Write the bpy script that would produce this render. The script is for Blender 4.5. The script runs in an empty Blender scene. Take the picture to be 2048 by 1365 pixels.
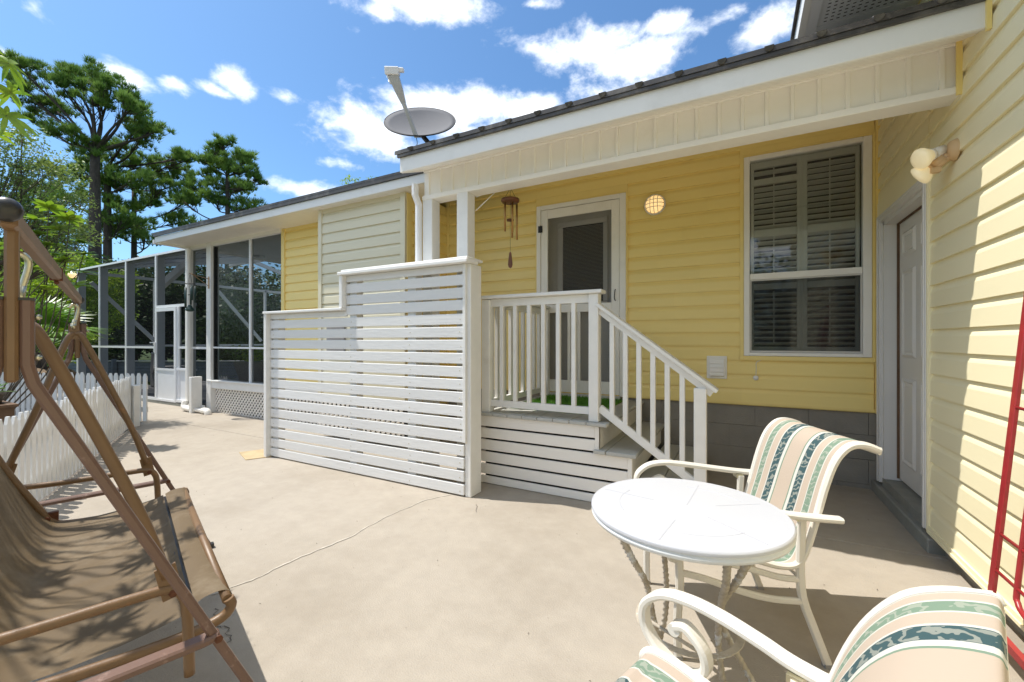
import bpy, bmesh, math, random
import numpy as np
from mathutils import Vector, Matrix
R = math.radians
random.seed(7); rng = np.random.default_rng(7)
S = bpy.context.scene
C = bpy.data.collections.new("place"); S.collection.children.link(C)

# ------------------------------------------------------------ camera, light, exposure
EYE = 1.2
TH = R(28.2)
cam = bpy.data.cameras.new("camera"); cam.lens = 850 / 2048 * 36; cam.sensor_width = 36
cam.clip_start = 0.02; cam.clip_end = 1000
co = bpy.data.objects.new("camera", cam); C.objects.link(co)
co.location = (0, 0, EYE); co.rotation_euler = (R(90), 0, TH)
S.camera = co
SUN = Vector((0.475, 0.152, -1)).normalized()          # the way the light travels
sl = bpy.data.lights.new("sun", 'SUN'); sl.energy = 3.0; sl.angle = R(0.5); sl.color = (1.0, 0.955, 0.88)
so = bpy.data.objects.new("sun", sl); C.objects.link(so); so.location = (-5, -2, 12)
so.rotation_euler = SUN.to_track_quat('-Z', 'Y').to_euler()
S.view_settings.view_transform = 'Standard'; S.view_settings.look = 'None'
S.view_settings.exposure = 0.97; S.view_settings.gamma = 1; S.view_settings.use_curve_mapping = False
S.cycles.max_bounces = 12; S.cycles.diffuse_bounces = 8; S.cycles.transparent_max_bounces = 24
W = bpy.data.worlds.new("World"); S.world = W; W.use_nodes = True

def ray(px, py):                                         # direction of a sky point, for the clouds only
    a = (px - 1024) / 850; c, s = math.cos(TH), math.sin(TH)
    return Vector((a * c - s, a * s + c, (682.5 - py) / 850)).normalized()

def build_world():
    nt = W.node_tree; N = nt.nodes; L = nt.links; N.clear()
    out = N.new('ShaderNodeOutputWorld'); bg = N.new('ShaderNodeBackground'); bg.inputs[1].default_value = 0.15
    L.new(bg.outputs[0], out.inputs[0])
    sky = N.new('ShaderNodeTexSky'); sky.sky_type = 'NISHITA'; sky.sun_disc = False
    sky.sun_elevation = math.asin(-SUN.z); sky.sun_rotation = math.atan2(-SUN.x, -SUN.y)
    sky.altitude = 0; sky.air_density = 1.0; sky.dust_density = 1.1; sky.ozone_density = 2.2
    tc = N.new('ShaderNodeTexCoord'); nm = N.new('ShaderNodeVectorMath'); nm.operation = 'NORMALIZE'
    L.new(tc.outputs['Generated'], nm.inputs[0])
    D = nm.outputs[0]
    def M(op, a, b=None, c=None, clamp=False):
        n = N.new('ShaderNodeMath'); n.operation = op; n.use_clamp = clamp
        for i, v in enumerate((a, b, c)):
            if v is None: continue
            if isinstance(v, (int, float)): n.inputs[i].default_value = v
            else: L.new(v, n.inputs[i])
        return n.outputs[0]
    def dot(v):
        n = N.new('ShaderNodeVectorMath'); n.operation = 'DOT_PRODUCT'; L.new(D, n.inputs[0]); n.inputs[1].default_value = v
        return n.outputs['Value']
    blobs = [(830, 5, 150, 45, 1), (760, 20, 70, 30, .8), (1140, 100, 130, 50, .95), (1060, 95, 90, 40, .85), (1260, 125, 100, 45, .85),
             (700, 240, 80, 48, 1), (860, 225, 140, 52, 1.05), (1010, 215, 140, 42, 1), (770, 275, 140, 45, .9), (960, 280, 190, 50, .9),
             (1525, 62, 62, 48, 1), (1335, 45, 42, 24, .85), (255, 155, 48, 30, .95), (470, 165, 36, 34, 1), (430, 182, 45, 14, .8),
             (355, 172, 40, 18, .6), (12, 112, 42, 24, .85), (590, 378, 110, 20, .7), (1075, 8, 40, 12, .6), (680, 328, 40, 10, .5),
             (568, 195, 30, 14, .4), (712, 58, 24, 16, .4), (1230, 180, 120, 30, .6), (1445, 40, 60, 20, .35)]
    tot = None
    def add(cen, t1, t2, r1, r2, st):
        nonlocal tot
        a = M('DIVIDE', M('SUBTRACT', dot(t1), t1.dot(cen)), r1); b = M('DIVIDE', M('SUBTRACT', dot(t2), t2.dot(cen)), r2)
        q = M('ADD', M('MULTIPLY', a, a), M('MULTIPLY', b, b))
        m = M('MULTIPLY', M('SUBTRACT', 1.12, M('SQRT', q)), st * 1.25)
        m = M('MULTIPLY', M('ADD', m, 3.0), M('GREATER_THAN', dot(cen), 0.3))
        m = M('SUBTRACT', m, 3.0)
        tot = m if tot is None else M('MAXIMUM', tot, m)
    for px, py, rx, ry, st in blobs:
        c0 = ray(px, py); t1 = (ray(px + 5, py) - c0).normalized(); t2 = (ray(px, py - 5) - c0).normalized()
        add(c0, t1, t2, (ray(px + rx, py) - c0).length * 1.14, (ray(px, py - ry) - c0).length * 1.14, st)
    # extra clouds out of view round the sky, added to brighten the shade
    for az, el, r1, r2 in ((150, 30, .46, .24), (185, 48, .5, .32), (215, 22, .55, .22), (250, 30, .46, .22), (270, 58, .45, .32), (95, 38, .46, .26), (120, 62, .42, .3), (30, 66, .38, .26), (75, 14, .5, .14), (165, 12, .5, .14), (235, 8, .5, .12), (330, 62, .36, .22)):
        c0 = Vector((math.sin(R(az)) * math.cos(R(el)), math.cos(R(az)) * math.cos(R(el)), math.sin(R(el))))
        t1 = Vector((c0.y, -c0.x, 0)).normalized(); add(c0, t1, t1.cross(c0).normalized(), r1, r2, 1)
    def noise(scale, det, rough, dist=0.0, off=0.0):
        mp = N.new('ShaderNodeMapping'); mp.inputs['Scale'].default_value = (1, 1, 1.5); mp.inputs['Location'].default_value = (off, off, off)
        L.new(D, mp.inputs['Vector'])
        n = N.new('ShaderNodeTexNoise'); n.inputs['Scale'].default_value = scale; n.inputs['Detail'].default_value = det
        n.inputs['Roughness'].default_value = rough; n.inputs['Distortion'].default_value = dist
        L.new(mp.outputs[0], n.inputs['Vector']); return n.outputs[0]
    n1 = noise(9, 9, .62, .25); n2 = noise(26, 6, .6, .1, 3.3)
    d = M('ADD', tot, M('MULTIPLY', M('SUBTRACT', n1, .5), 3.0)); d = M('ADD', d, M('MULTIPLY', M('SUBTRACT', n2, .5), 1.1))
    mr = N.new('ShaderNodeMapRange'); mr.interpolation_type = 'SMOOTHSTEP'
    mr.inputs[1].default_value = 0.10; mr.inputs[2].default_value = 1.25; mr.inputs[3].default_value = 0; mr.inputs[4].default_value = .95
    L.new(d, mr.inputs[0])
    mc = N.new('ShaderNodeMix'); mc.data_type = 'RGBA'
    L.new(noise(14, 4, .5, 0, 7.0), mc.inputs[0]); mc.inputs[6].default_value = (6.8, 6.8, 6.8, 1); mc.inputs[7].default_value = (4.0, 4.4, 4.9, 1)
    # the blue of the sky, a little deeper than Nishita gives near the horizon
    tint = N.new('ShaderNodeMix'); tint.data_type = 'RGBA'; tint.blend_type = 'MULTIPLY'; tint.inputs[0].default_value = 1
    L.new(sky.outputs[0], tint.inputs[6]); tint.inputs[7].default_value = (.40, .56, .66, 1)
    mx = N.new('ShaderNodeMix'); mx.data_type = 'RGBA'
    L.new(mr.outputs[0], mx.inputs[0]); L.new(tint.outputs[2], mx.inputs[6]); L.new(mc.outputs[2], mx.inputs[7])
    L.new(mx.outputs[2], bg.inputs[0])
build_world()

# ------------------------------------------------------------ materials
MT = {}
def mat(name, col, rough=.6, metal=0, noise=None, bump=0, bscale=40, spec=.5, col2=None, stretch=(1, 1, 1), emit=None, trans=0, coord='pos', rnd=0, bdist=.004, dirt=None):
    m = bpy.data.materials.new(name); m.use_nodes = True; nt = m.node_tree; N = nt.nodes; L = nt.links
    b = N['Principled BSDF']; b.inputs['Base Color'].default_value = (*col, 1); b.inputs['Roughness'].default_value = rough
    b.inputs['Metallic'].default_value = metal; b.inputs['Specular IOR Level'].default_value = spec
    if coord == 'pos': g = N.new('ShaderNodeNewGeometry').outputs['Position']
    else: g = N.new('ShaderNodeTexCoord').outputs['Object']
    mp = N.new('ShaderNodeMapping'); mp.inputs['Scale'].default_value = stretch; L.new(g, mp.inputs['Vector']); V = mp.outputs[0]
    last = None
    if noise:
        sc, amt = noise
        n = N.new('ShaderNodeTexNoise'); n.inputs['Scale'].default_value = sc; n.inputs['Detail'].default_value = 6; n.inputs['Roughness'].default_value = .6
        L.new(V, n.inputs['Vector'])
        rp = N.new('ShaderNodeValToRGB'); rp.color_ramp.elements[0].position = .32; rp.color_ramp.elements[1].position = .68
        c2 = col2 or tuple(v * (1 - amt) for v in col)
        rp.color_ramp.elements[0].color = (*c2, 1); rp.color_ramp.elements[1].color = (*col, 1)
        L.new(n.outputs[0], rp.inputs[0]); last = rp.outputs[0]
    if dirt:                                                # a second, larger pattern of stains
        sc, c2, lo, hi = dirt
        n = N.new('ShaderNodeTexNoise'); n.inputs['Scale'].default_value = sc; n.inputs['Detail'].default_value = 8; n.inputs['Roughness'].default_value = .7
        L.new(V, n.inputs['Vector'])
        mr = N.new('ShaderNodeMapRange'); mr.inputs[1].default_value = lo; mr.inputs[2].default_value = hi; L.new(n.outputs[0], mr.inputs[0])
        mx = N.new('ShaderNodeMix'); mx.data_type = 'RGBA'; L.new(mr.outputs[0], mx.inputs[0])
        if last: L.new(last, mx.inputs[6])
        else: mx.inputs[6].default_value = (*col, 1)
        mx.inputs[7].default_value = (*c2, 1); last = mx.outputs[2]
    if rnd:
        oi = N.new('ShaderNodeObjectInfo'); hs = N.new('ShaderNodeHueSaturation')
        mr = N.new('ShaderNodeMapRange'); mr.inputs[3].default_value = 1 - rnd; mr.inputs[4].default_value = 1 + rnd
        L.new(oi.outputs['Random'], mr.inputs[0]); L.new(mr.outputs[0], hs.inputs['Value'])
        if last: L.new(last, hs.inputs['Color'])
        else: hs.inputs['Color'].default_value = (*col, 1)
        last = hs.outputs[0]
    if last: L.new(last, b.inputs['Base Color'])
    if bump:
        n = N.new('ShaderNodeTexNoise'); n.inputs['Scale'].default_value = bscale; n.inputs['Detail'].default_value = 5; L.new(V, n.inputs['Vector'])
        bp = N.new('ShaderNodeBump'); bp.inputs['Strength'].default_value = bump; bp.inputs['Distance'].default_value = bdist
        L.new(n.outputs[0], bp.inputs['Height']); L.new(bp.outputs[0], b.inputs['Normal'])
    if emit:
        b.inputs['Emission Color'].default_value = (*emit[0], 1); b.inputs['Emission Strength'].default_value = emit[1]
    if trans:
        t = N.new('ShaderNodeBsdfTranslucent'); ms = N.new('ShaderNodeMixShader'); ms.inputs[0].default_value = trans
        o = N['Material Output']
        if last: L.new(last, t.inputs[0])
        else: t.inputs[0].default_value = (*col, 1)
        L.new(b.outputs[0], ms.inputs[1]); L.new(t.outputs[0], ms.inputs[2]); L.new(ms.outputs[0], o.inputs[0])
    MT[name] = m; return m

mat('white_paint', (.80, .79, .76), .45, noise=(7, .07), bump=.25, bscale=60, stretch=(1, 1, 1), rnd=.03, bdist=.002, dirt=(2.2, (.62, .59, .53), .60, .82))
mat('white_grain', (.74, .74, .73), .5, noise=(30, .06), bump=.5, bscale=70, stretch=(.12, 1, 1), rnd=.035, bdist=.003, dirt=(3, (.66, .65, .62), .58, .85))
mat('vinyl_white', (.87, .845, .79), .4, noise=(3, .05), bump=.1, bscale=30, dirt=(1.2, (.66, .61, .52), .55, .85))
mat('siding', (.91, .72, .265), .42, noise=(2.5, .04), bump=.15, bscale=90, stretch=(.25, .25, 1.6), rnd=.015, bdist=.002, dirt=(1.1, (.87, .68, .24), .52, .85))
mat('siding_sunlit', (.88, .80, .54), .42, noise=(2.5, .04), bump=.15, bscale=90, stretch=(.25, .25, 1.6), rnd=.015, bdist=.002, dirt=(1.1, (.83, .74, .48), .52, .85))  # copy of the siding, paled to imitate sunlight on the side wall
mat('siding_skylit', (.72, .66, .48), .42, noise=(2.5, .04), bump=.12, bscale=90, stretch=(.25, .25, 1.6), rnd=.015, bdist=.002, dirt=(1.1, (.68, .61, .42), .52, .85))  # copy of the siding, its colour greyed to imitate skylight on the bay
mat('siding_trim', (.88, .69, .25), .42, noise=(3, .06))
mat('alu_white', (.80, .81, .83), .35, noise=(5, .05), dirt=(4, (.62, .62, .62), .62, .9))
mat('fascia', (.82, .81, .78), .4, noise=(2, .04), dirt=(1.6, (.62, .60, .56), .55, .9))
mat('roof_metal', (.08, .074, .07), .45, .3, noise=(6, .3), dirt=(3, (.28, .25, .21), .5, .8))
mat('concrete', (.375, .328, .268), .88, noise=(11, .09), bump=.8, bscale=150, bdist=.003, dirt=(1.3, (.265, .225, .175), .46, .82))
mat('block', (.27, .25, .215), .9, noise=(5, .14), bump=.6, bscale=90, rnd=.03, dirt=(2, (.20, .185, .16), .5, .8))
mat('step_block', (.27, .27, .24), .85, noise=(6, .2), bump=.5, bscale=60)
mat('mortar', (.255, .238, .205), .95)
mat('deck_grey', (.46, .46, .43), .6, noise=(9, .12), bump=.5, bscale=50, stretch=(1, .2, 1), rnd=.05)
mat('skirt', (.82, .79, .74), .5, noise=(8, .06), bump=.3, bscale=60, stretch=(.15, 1, 1), rnd=.03)
mat('door_white', (.72, .70, .665), .4, noise=(3, .04))
mat('door_grey', (.60, .58, .54), .5, noise=(3, .06))
mat('black', (.012, .012, .013), .5)
mat('dark', (.03, .03, .03), .7, noise=(5, .3))
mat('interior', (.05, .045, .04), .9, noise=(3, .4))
mat('shutter', (.64, .63, .58), .5, noise=(4, .05))
mat('blind', (.22, .21, .18), .6)
mat('swing_tan', (.19, .108, .048), .45, noise=(14, .14), bump=.25, bscale=160, coord='obj', dirt=(9, (.40, .17, .06), .60, .78), bdist=.002)
mat('swing_mauve', (.155, .088, .062), .45, noise=(12, .10), bump=.2, bscale=160, coord='obj', dirt=(12, (.42, .30, .25), .60, .8), bdist=.002)
mat('rust', (.16, .055, .022), .8, noise=(30, .5), bump=.5)
mat('zinc', (.62, .58, .42), .28, .9, noise=(20, .3))
mat('plastic_black', (.025, .024, .022), .35, noise=(10, .3))
mat('chair_frame', (.69, .655, .585), .35, noise=(6, .05), coord='obj', dirt=(14, (.60, .50, .36), .66, .85))
mat('table_leg', (.52, .46, .37), .6, noise=(18, .35), coord='obj', bump=.6, bscale=60, dirt=(10, (.60, .61, .62), .55, .62))
mat('inlay', (.44, .44, .47), .5)
mat('table_top', (.50, .505, .53), .3, noise=(5, .035), coord='obj', bump=.12, bscale=220, bdist=.001)
mat('table_rim', (.70, .71, .71), .45, noise=(8, .12), coord='obj')
mat('red_metal', (.36, .025, .03), .35, noise=(10, .25), dirt=(8, (.40, .10, .10), .6, .9))
mat('dish_grey', (.13, .13, .14), .85, noise=(4, .08))
mat('dish_arm', (.46, .46, .44), .45, noise=(10, .15))
mat('chime_wood', (.17, .06, .02), .5, noise=(20, .35), coord='obj')
mat('chime_tube', (.42, .24, .09), .3, .9)
mat('chime_green', (.008, .035, .03), .4)
mat('copper', (.45, .28, .16), .4, .7)
mat('lamp_body', (.76, .72, .64), .4)
mat('lamp_tan', (.62, .42, .22), .5)
mat('lamp_glass', (.9, .75, .5), .4, emit=((1.0, .66, .28), .42))
mat('bulb', (.86, .76, .52), .3, emit=((1.0, .8, .45), .12))
mat('bark', (.085, .065, .055), .95, noise=(9, .55), bump=1, bscale=14, stretch=(1, 1, .35), bdist=.05)
mat('twig', (.10, .08, .055), .9, noise=(9, .3))
mat('pine', (.25, .37, .07), .55, noise=(1.3, .55), col2=(.075, .17, .03), trans=.35)
mat('pine_light', (.15, .21, .045), .55, noise=(1.2, .5), col2=(.035, .075, .018), trans=.3)
mat('leaf_light', (.30, .38, .08), .45, noise=(1.6, .6), col2=(.11, .19, .04), trans=.4)
mat('leaf_yellow', (.40, .52, .03), .45, noise=(2.5, .6), col2=(.14, .28, .02), trans=.4, dirt=(3.5, (.38, .26, .03), .62, .8))
mat('leaf_big', (.34, .48, .03), .35, noise=(5, .5), col2=(.10, .24, .02), trans=.35, dirt=(9, (.42, .40, .03), .60, .75))
mat('leaf_dark', (.06, .11, .022), .5, noise=(.8, .6), col2=(.02, .045, .01), trans=.25)
mat('palm', (.18, .34, .03), .4, noise=(3, .5), col2=(.07, .17, .02), trans=.3)
mat('palm_dead', (.22, .14, .075), .8, noise=(4, .4))
mat('turf', (.16, .38, .04), .6, noise=(14, .5), col2=(.07, .21, .02), trans=.2)
mat('grass', (.10, .16, .03), .8, noise=(3, .5), bump=1, bscale=30, bdist=.03)
mat('soil', (.11, .075, .05), .95, noise=(9, .5), bump=1, bscale=40, bdist=.02)
mat('planter_wood', (.16, .085, .04), .7, noise=(8, .4), stretch=(.2, 1, 1), bump=.4)
mat('pot', (.16, .13, .10), .8, noise=(14, .4))
mat('pot_grey', (.28, .27, .26), .7, noise=(7, .15))
mat('slate_fence', (.17, .20, .25), .7, noise=(6, .2), rnd=.06)
mat('deck_dark', (.16, .16, .17), .7, noise=(5, .3))
mat('crack_fill', (.54, .49, .41), .9, noise=(30, .3))
mat('dark_crack', (.12, .10, .08), .9)
mat('cover', (.50, .38, .22), .8, noise=(8, .25))

def screen_mat(name, col, a):                              # insect mesh or tinted film: partly see-through
    m = bpy.data.materials.new(name); m.use_nodes = True; nt = m.node_tree; N = nt.nodes; L = nt.links
    b = N['Principled BSDF']; b.inputs['Base Color'].default_value = (*col, 1); b.inputs['Roughness'].default_value = .9; b.inputs['Specular IOR Level'].default_value = 0
    t = N.new('ShaderNodeBsdfTransparent'); ms = N.new('ShaderNodeMixShader'); ms.inputs[0].default_value = a
    L.new(t.outputs[0], ms.inputs[1]); L.new(b.outputs[0], ms.inputs[2]); L.new(ms.outputs[0], N['Material Output'].inputs[0])
    MT[name] = m; return m
screen_mat('screen', (.013, .014, .015), .66)
screen_mat('door_screen', (.09, .09, .085), .33)
screen_mat('lower_screen', (.04, .04, .04), .45)

def glass_mat(name, rough=.02, tint=(1, 1, 1), base=.06, bump=0, bs=40, streak=(1, 1, 1)):
    m = bpy.data.materials.new(name); m.use_nodes = True; nt = m.node_tree; N = nt.nodes; L = nt.links; N.remove(N['Principled BSDF'])
    t = N.new('ShaderNodeBsdfTransparent'); t.inputs[0].default_value = (*tint, 1)
    g = N.new('ShaderNodeBsdfGlossy'); g.inputs['Roughness'].default_value = rough
    fr = N.new('ShaderNodeFresnel'); fr.inputs[0].default_value = 1.5
    ad = N.new('ShaderNodeMath'); ad.operation = 'ADD'; ad.inputs[1].default_value = base; ad.use_clamp = True; L.new(fr.outputs[0], ad.inputs[0])
    if bump > .5:
        hv = N.new('ShaderNodeMath'); hv.operation = 'MULTIPLY'; hv.inputs[1].default_value = .45; L.new(ad.outputs[0], hv.inputs[0]); ad = hv
    ms = N.new('ShaderNodeMixShader'); L.new(ad.outputs[0], ms.inputs[0]); L.new(t.outputs[0], ms.inputs[1]); L.new(g.outputs[0], ms.inputs[2])
    L.new(ms.outputs[0], N['Material Output'].inputs[0])
    if bump:
        ge = N.new('ShaderNodeNewGeometry'); mp = N.new('ShaderNodeMapping'); mp.inputs['Scale'].default_value = streak; L.new(ge.outputs['Position'], mp.inputs[0])
        n = N.new('ShaderNodeTexNoise'); n.inputs['Scale'].default_value = bs; n.inputs['Detail'].default_value = 3; L.new(mp.outputs[0], n.inputs['Vector'])
        bp = N.new('ShaderNodeBump'); bp.inputs['Strength'].default_value = bump; bp.inputs['Distance'].default_value = .01
        L.new(n.outputs[0], bp.inputs['Height']); L.new(bp.outputs[0], g.inputs['Normal'])
    MT[name] = m
glass_mat('glass', .02, (.90, .93, .90), .05, .05, 3)
glass_mat('film', .12, (.42, .42, .42), .0, .8, 30, (1, 1, .35))

def sling_mat(name):
    m = bpy.data.materials.new(name); m.use_nodes = True; nt = m.node_tree; N = nt.nodes; L = nt.links; b = N['Principled BSDF']
    b.inputs['Roughness'].default_value = .8
    tc = N.new('ShaderNodeTexCoord'); sp = N.new('ShaderNodeSeparateXYZ'); L.new(tc.outputs['Object'], sp.inputs[0])
    s = N.new('ShaderNodeMath'); s.operation = 'SUBTRACT'; s.inputs[1].default_value = .25; L.new(sp.outputs[1], s.inputs[0])
    a = N.new('ShaderNodeMath'); a.operation = 'ABSOLUTE'; L.new(s.outputs[0], a.inputs[0])
    mu = N.new('ShaderNodeMath'); mu.operation = 'MULTIPLY'; mu.inputs[1].default_value = 4; L.new(a.outputs[0], mu.inputs[0])
    rp = N.new('ShaderNodeValToRGB'); cr = rp.color_ramp; cr.interpolation = 'CONSTANT'
    BE = (.54, .44, .35, 1); WH = (.66, .65, .59, 1); DK = (.04, .09, .10, 1); LG = (.20, .29, .21, 1)
    stops = [(0, BE), (.045, LG), (.052, WH), (.070, DK), (.115, WH), (.122, BE), (.160, WH), (.165, LG), (.200, WH), (.206, BE), (.232, WH)]
    cr.elements[0].position = 0; cr.elements[0].color = stops[0][1]; cr.elements[1].position = stops[1][0] * 4; cr.elements[1].color = stops[1][1]
    for p, c in stops[2:]:
        e = cr.elements.new(p * 4); e.color = c
    L.new(mu.outputs[0], rp.inputs[0])
    # the woven scroll pattern of the coloured bands
    w = N.new('ShaderNodeTexWave'); w.wave_type = 'RINGS'; w.inputs['Scale'].default_value = 14; w.inputs['Distortion'].default_value = 9
    w.inputs['Detail'].default_value = 2; w.inputs['Detail Scale'].default_value = 2.2; L.new(tc.outputs['Object'], w.inputs[0])
    ge = N.new('ShaderNodeMath'); ge.operation = 'GREATER_THAN'; ge.inputs[1].default_value = .72; L.new(w.outputs[1], ge.inputs[0])
    def band(lo, hi):
        x = N.new('ShaderNodeMath'); x.operation = 'GREATER_THAN'; x.inputs[1].default_value = lo; L.new(a.outputs[0], x.inputs[0])
        y = N.new('ShaderNodeMath'); y.operation = 'LESS_THAN'; y.inputs[1].default_value = hi; L.new(a.outputs[0], y.inputs[0])
        z = N.new('ShaderNodeMath'); z.operation = 'MULTIPLY'; L.new(x.outputs[0], z.inputs[0]); L.new(y.outputs[0], z.inputs[1]); return z.outputs[0]
    bb = N.new('ShaderNodeMath'); bb.operation = 'ADD'; L.new(band(.072, .113), bb.inputs[0]); L.new(band(.167, .198), bb.inputs[1])
    f = N.new('ShaderNodeMath'); f.operation = 'MULTIPLY'; L.new(bb.outputs[0], f.inputs[0]); L.new(ge.outputs[0], f.inputs[1])
    f2 = N.new('ShaderNodeMath'); f2.operation = 'MULTIPLY'; L.new(f.outputs[0], f2.inputs[0]); f2.inputs[1].default_value = .55
    mx = N.new('ShaderNodeMix'); mx.data_type = 'RGBA'; L.new(f2.outputs[0], mx.inputs[0]); L.new(rp.outputs[0], mx.inputs[6]); mx.inputs[7].default_value = (.46, .46, .39, 1)
    ch = N.new('ShaderNodeTexChecker'); ch.inputs['Scale'].default_value = 520; L.new(tc.outputs['Object'], ch.inputs[0]); ch.inputs[1].default_value = (1, 1, 1, 1); ch.inputs[2].default_value = (.86, .86, .86, 1)
    m2 = N.new('ShaderNodeMix'); m2.data_type = 'RGBA'; m2.blend_type = 'MULTIPLY'; m2.inputs[0].default_value = 1; L.new(mx.outputs[2], m2.inputs[6]); L.new(ch.outputs[0], m2.inputs[7])
    L.new(m2.outputs[2], b.inputs['Base Color'])
    bp = N.new('ShaderNodeBump'); bp.inputs['Strength'].default_value = .25; bp.inputs['Distance'].default_value = .001; L.new(ch.outputs[1], bp.inputs['Height']); L.new(bp.outputs[0], b.inputs['Normal'])
    t = N.new('ShaderNodeBsdfTranslucent'); ms = N.new('ShaderNodeMixShader'); ms.inputs[0].default_value = .18; L.new(m2.outputs[2], t.inputs[0])
    L.new(b.outputs[0], ms.inputs[1]); L.new(t.outputs[0], ms.inputs[2]); L.new(ms.outputs[0], N['Material Output'].inputs[0])
    MT[name] = m
sling_mat('sling_stripe')

def mesh_sling():
    m = mat('swing_sling', (.150, .100, .046), .7, noise=(2.5, .25), coord='obj', bump=.3, bscale=300, bdist=.001, dirt=(5, (.20, .15, .09), .5, .7), trans=.12)
mesh_sling()

# ------------------------------------------------------------ mesh helpers
ORG = {}
def org(p): return ORG.get(p.name, Vector((0, 0, 0))) if p else Vector((0, 0, 0))
class MB:
    def __init__(s): s.v = []; s.f = []; s.sm = []
    def add(s, vs, fs, smooth=False):
        n = len(s.v); s.v += [tuple(v) for v in vs]; s.f += [tuple(i + n for i in f) for f in fs]; s.sm += [smooth] * len(fs); return s
    def box(s, x0, x1, y0, y1, z0, z1):
        if x0 > x1: x0, x1 = x1, x0
        if y0 > y1: y0, y1 = y1, y0
        if z0 > z1: z0, z1 = z1, z0
        return s.add([(x0, y0, z0), (x1, y0, z0), (x1, y1, z0), (x0, y1, z0), (x0, y0, z1), (x1, y0, z1), (x1, y1, z1), (x0, y1, z1)],
                     [(0, 3, 2, 1), (4, 5, 6, 7), (0, 1, 5, 4), (1, 2, 6, 5), (2, 3, 7, 6), (3, 0, 4, 7)])
    def quad(s, *p): return s.add(p, [tuple(range(len(p)))])
    def bar(s, a, b, w, t, up=(0, 0, 1)):                  # box from a to b, w wide across, t thick along 'up'
        a, b, up = Vector(a), Vector(b), Vector(up); d = (b - a).normalized(); x = d.cross(up)
        x = (x if x.length > 1e-4 else d.cross(Vector((0, 1, 0)))).normalized(); u = x.cross(d).normalized()
        x *= w / 2; u *= t / 2
        vs = [a - x - u, a + x - u, a + x + u, a - x + u, b - x - u, b + x - u, b + x + u, b - x + u]
        return s.add(vs, [(0, 1, 2, 3), (7, 6, 5, 4), (0, 4, 5, 1), (1, 5, 6, 2), (2, 6, 7, 3), (3, 7, 4, 0)])
    def sweep(s, pts, sec, side=None, smooth=True, close_ends=True, scale=None):   # section [(a,b)] swept along pts
        P = [Vector(p) for p in pts]; n = len(P); k = len(sec); vs = []
        prev = Vector(side) if side else None
        for i in range(n):
            d = (P[min(i + 1, n - 1)] - P[max(i - 1, 0)]).normalized()
            if side: x = Vector(side); x = (x - d * x.dot(d)).normalized()
            else:
                if prev is None: prev = d.cross(Vector((0, 0, 1))); prev = prev if prev.length > .05 else d.cross(Vector((0, 1, 0)))
                x = (prev - d * prev.dot(d)).normalized(); prev = x
            u = d.cross(x)
            q = scale[i] if scale else 1
            # keep the width of the section at a bend
            for a, b in sec: vs.append(P[i] + x * a * q + u * b * q)
        fs = [(i * k + j, i * k + (j + 1) % k, (i + 1) * k + (j + 1) % k, (i + 1) * k + j) for i in range(n - 1) for j in range(k)]
        m = len(s.v); s.add(vs, fs, smooth)
        if close_ends:
            s.f += [tuple(m + j for j in reversed(range(k))), tuple(m + (n - 1) * k + j for j in range(k))]; s.sm += [False, False]
        return s
    def tube(s, pts, r, seg=10, scale=None):
        return s.sweep(pts, [(r * math.cos(2 * math.pi * i / seg), r * math.sin(2 * math.pi * i / seg)) for i in range(seg)], scale=scale)
    def rbar(s, pts, w, t, side, ch=.25):                  # rounded rectangle section, w along side, t across
        a, b, c = w / 2, t / 2, min(w, t) * ch
        return s.sweep(pts, [(a, -b + c), (a, b - c), (a - c, b), (-a + c, b), (-a, b - c), (-a, -b + c), (-a + c, -b), (a - c, -b)], side=side, smooth=False)
    def lathe(s, prof, c=(0, 0, 0), seg=24, axis='z', smooth=True):
        vs = []; k = len(prof)
        for i in range(seg):
            a = 2 * math.pi * i / seg; ca, sa = math.cos(a), math.sin(a)
            for r, z in prof:
                if axis == 'z': p = (c[0] + r * ca, c[1] + r * sa, c[2] + z)
                elif axis == 'y': p = (c[0] + r * ca, c[1] + z, c[2] + r * sa)
                else: p = (c[0] + z, c[1] + r * ca, c[2] + r * sa)
                vs.append(p)
        fs = [(i * k + j, ((i + 1) % seg) * k + j, ((i + 1) % seg) * k + j + 1, i * k + j + 1) for i in range(seg) for j in range(k - 1)]
        return s.add(vs, fs, smooth)
    def ball(s, c, rx, ry=None, rz=None, seg=12, rings=8):
        ry = ry or rx; rz = rz or rx; vs = [(c[0], c[1], c[2] - rz)]
        for i in range(1, rings):
            t = math.pi * i / rings
            for j in range(seg):
                a = 2 * math.pi * j / seg; vs.append((c[0] + rx * math.sin(t) * math.cos(a), c[1] + ry * math.sin(t) * math.sin(a), c[2] - rz * math.cos(t)))
        vs.append((c[0], c[1], c[2] + rz)); fs = []
        for j in range(seg):
            fs.append((0, 1 + (j + 1) % seg, 1 + j))
            for i in range(rings - 2):
                a = 1 + i * seg; b = a + seg; fs.append((a + j, a + (j + 1) % seg, b + (j + 1) % seg, b + j))
            a = 1 + (rings - 2) * seg; fs.append((a + j, a + (j + 1) % seg, len(vs) - 1))
        return s.add(vs, fs, True)
    def mesh(s, name, m, shift=Vector((0, 0, 0))):
        me = bpy.data.meshes.new(name); me.from_pydata([(x - shift[0], y - shift[1], z - shift[2]) for x, y, z in s.v], [], s.f)
        me.polygons.foreach_set('use_smooth', s.sm)
        me.materials.append(MT[m]); me.update(); return me
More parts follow.
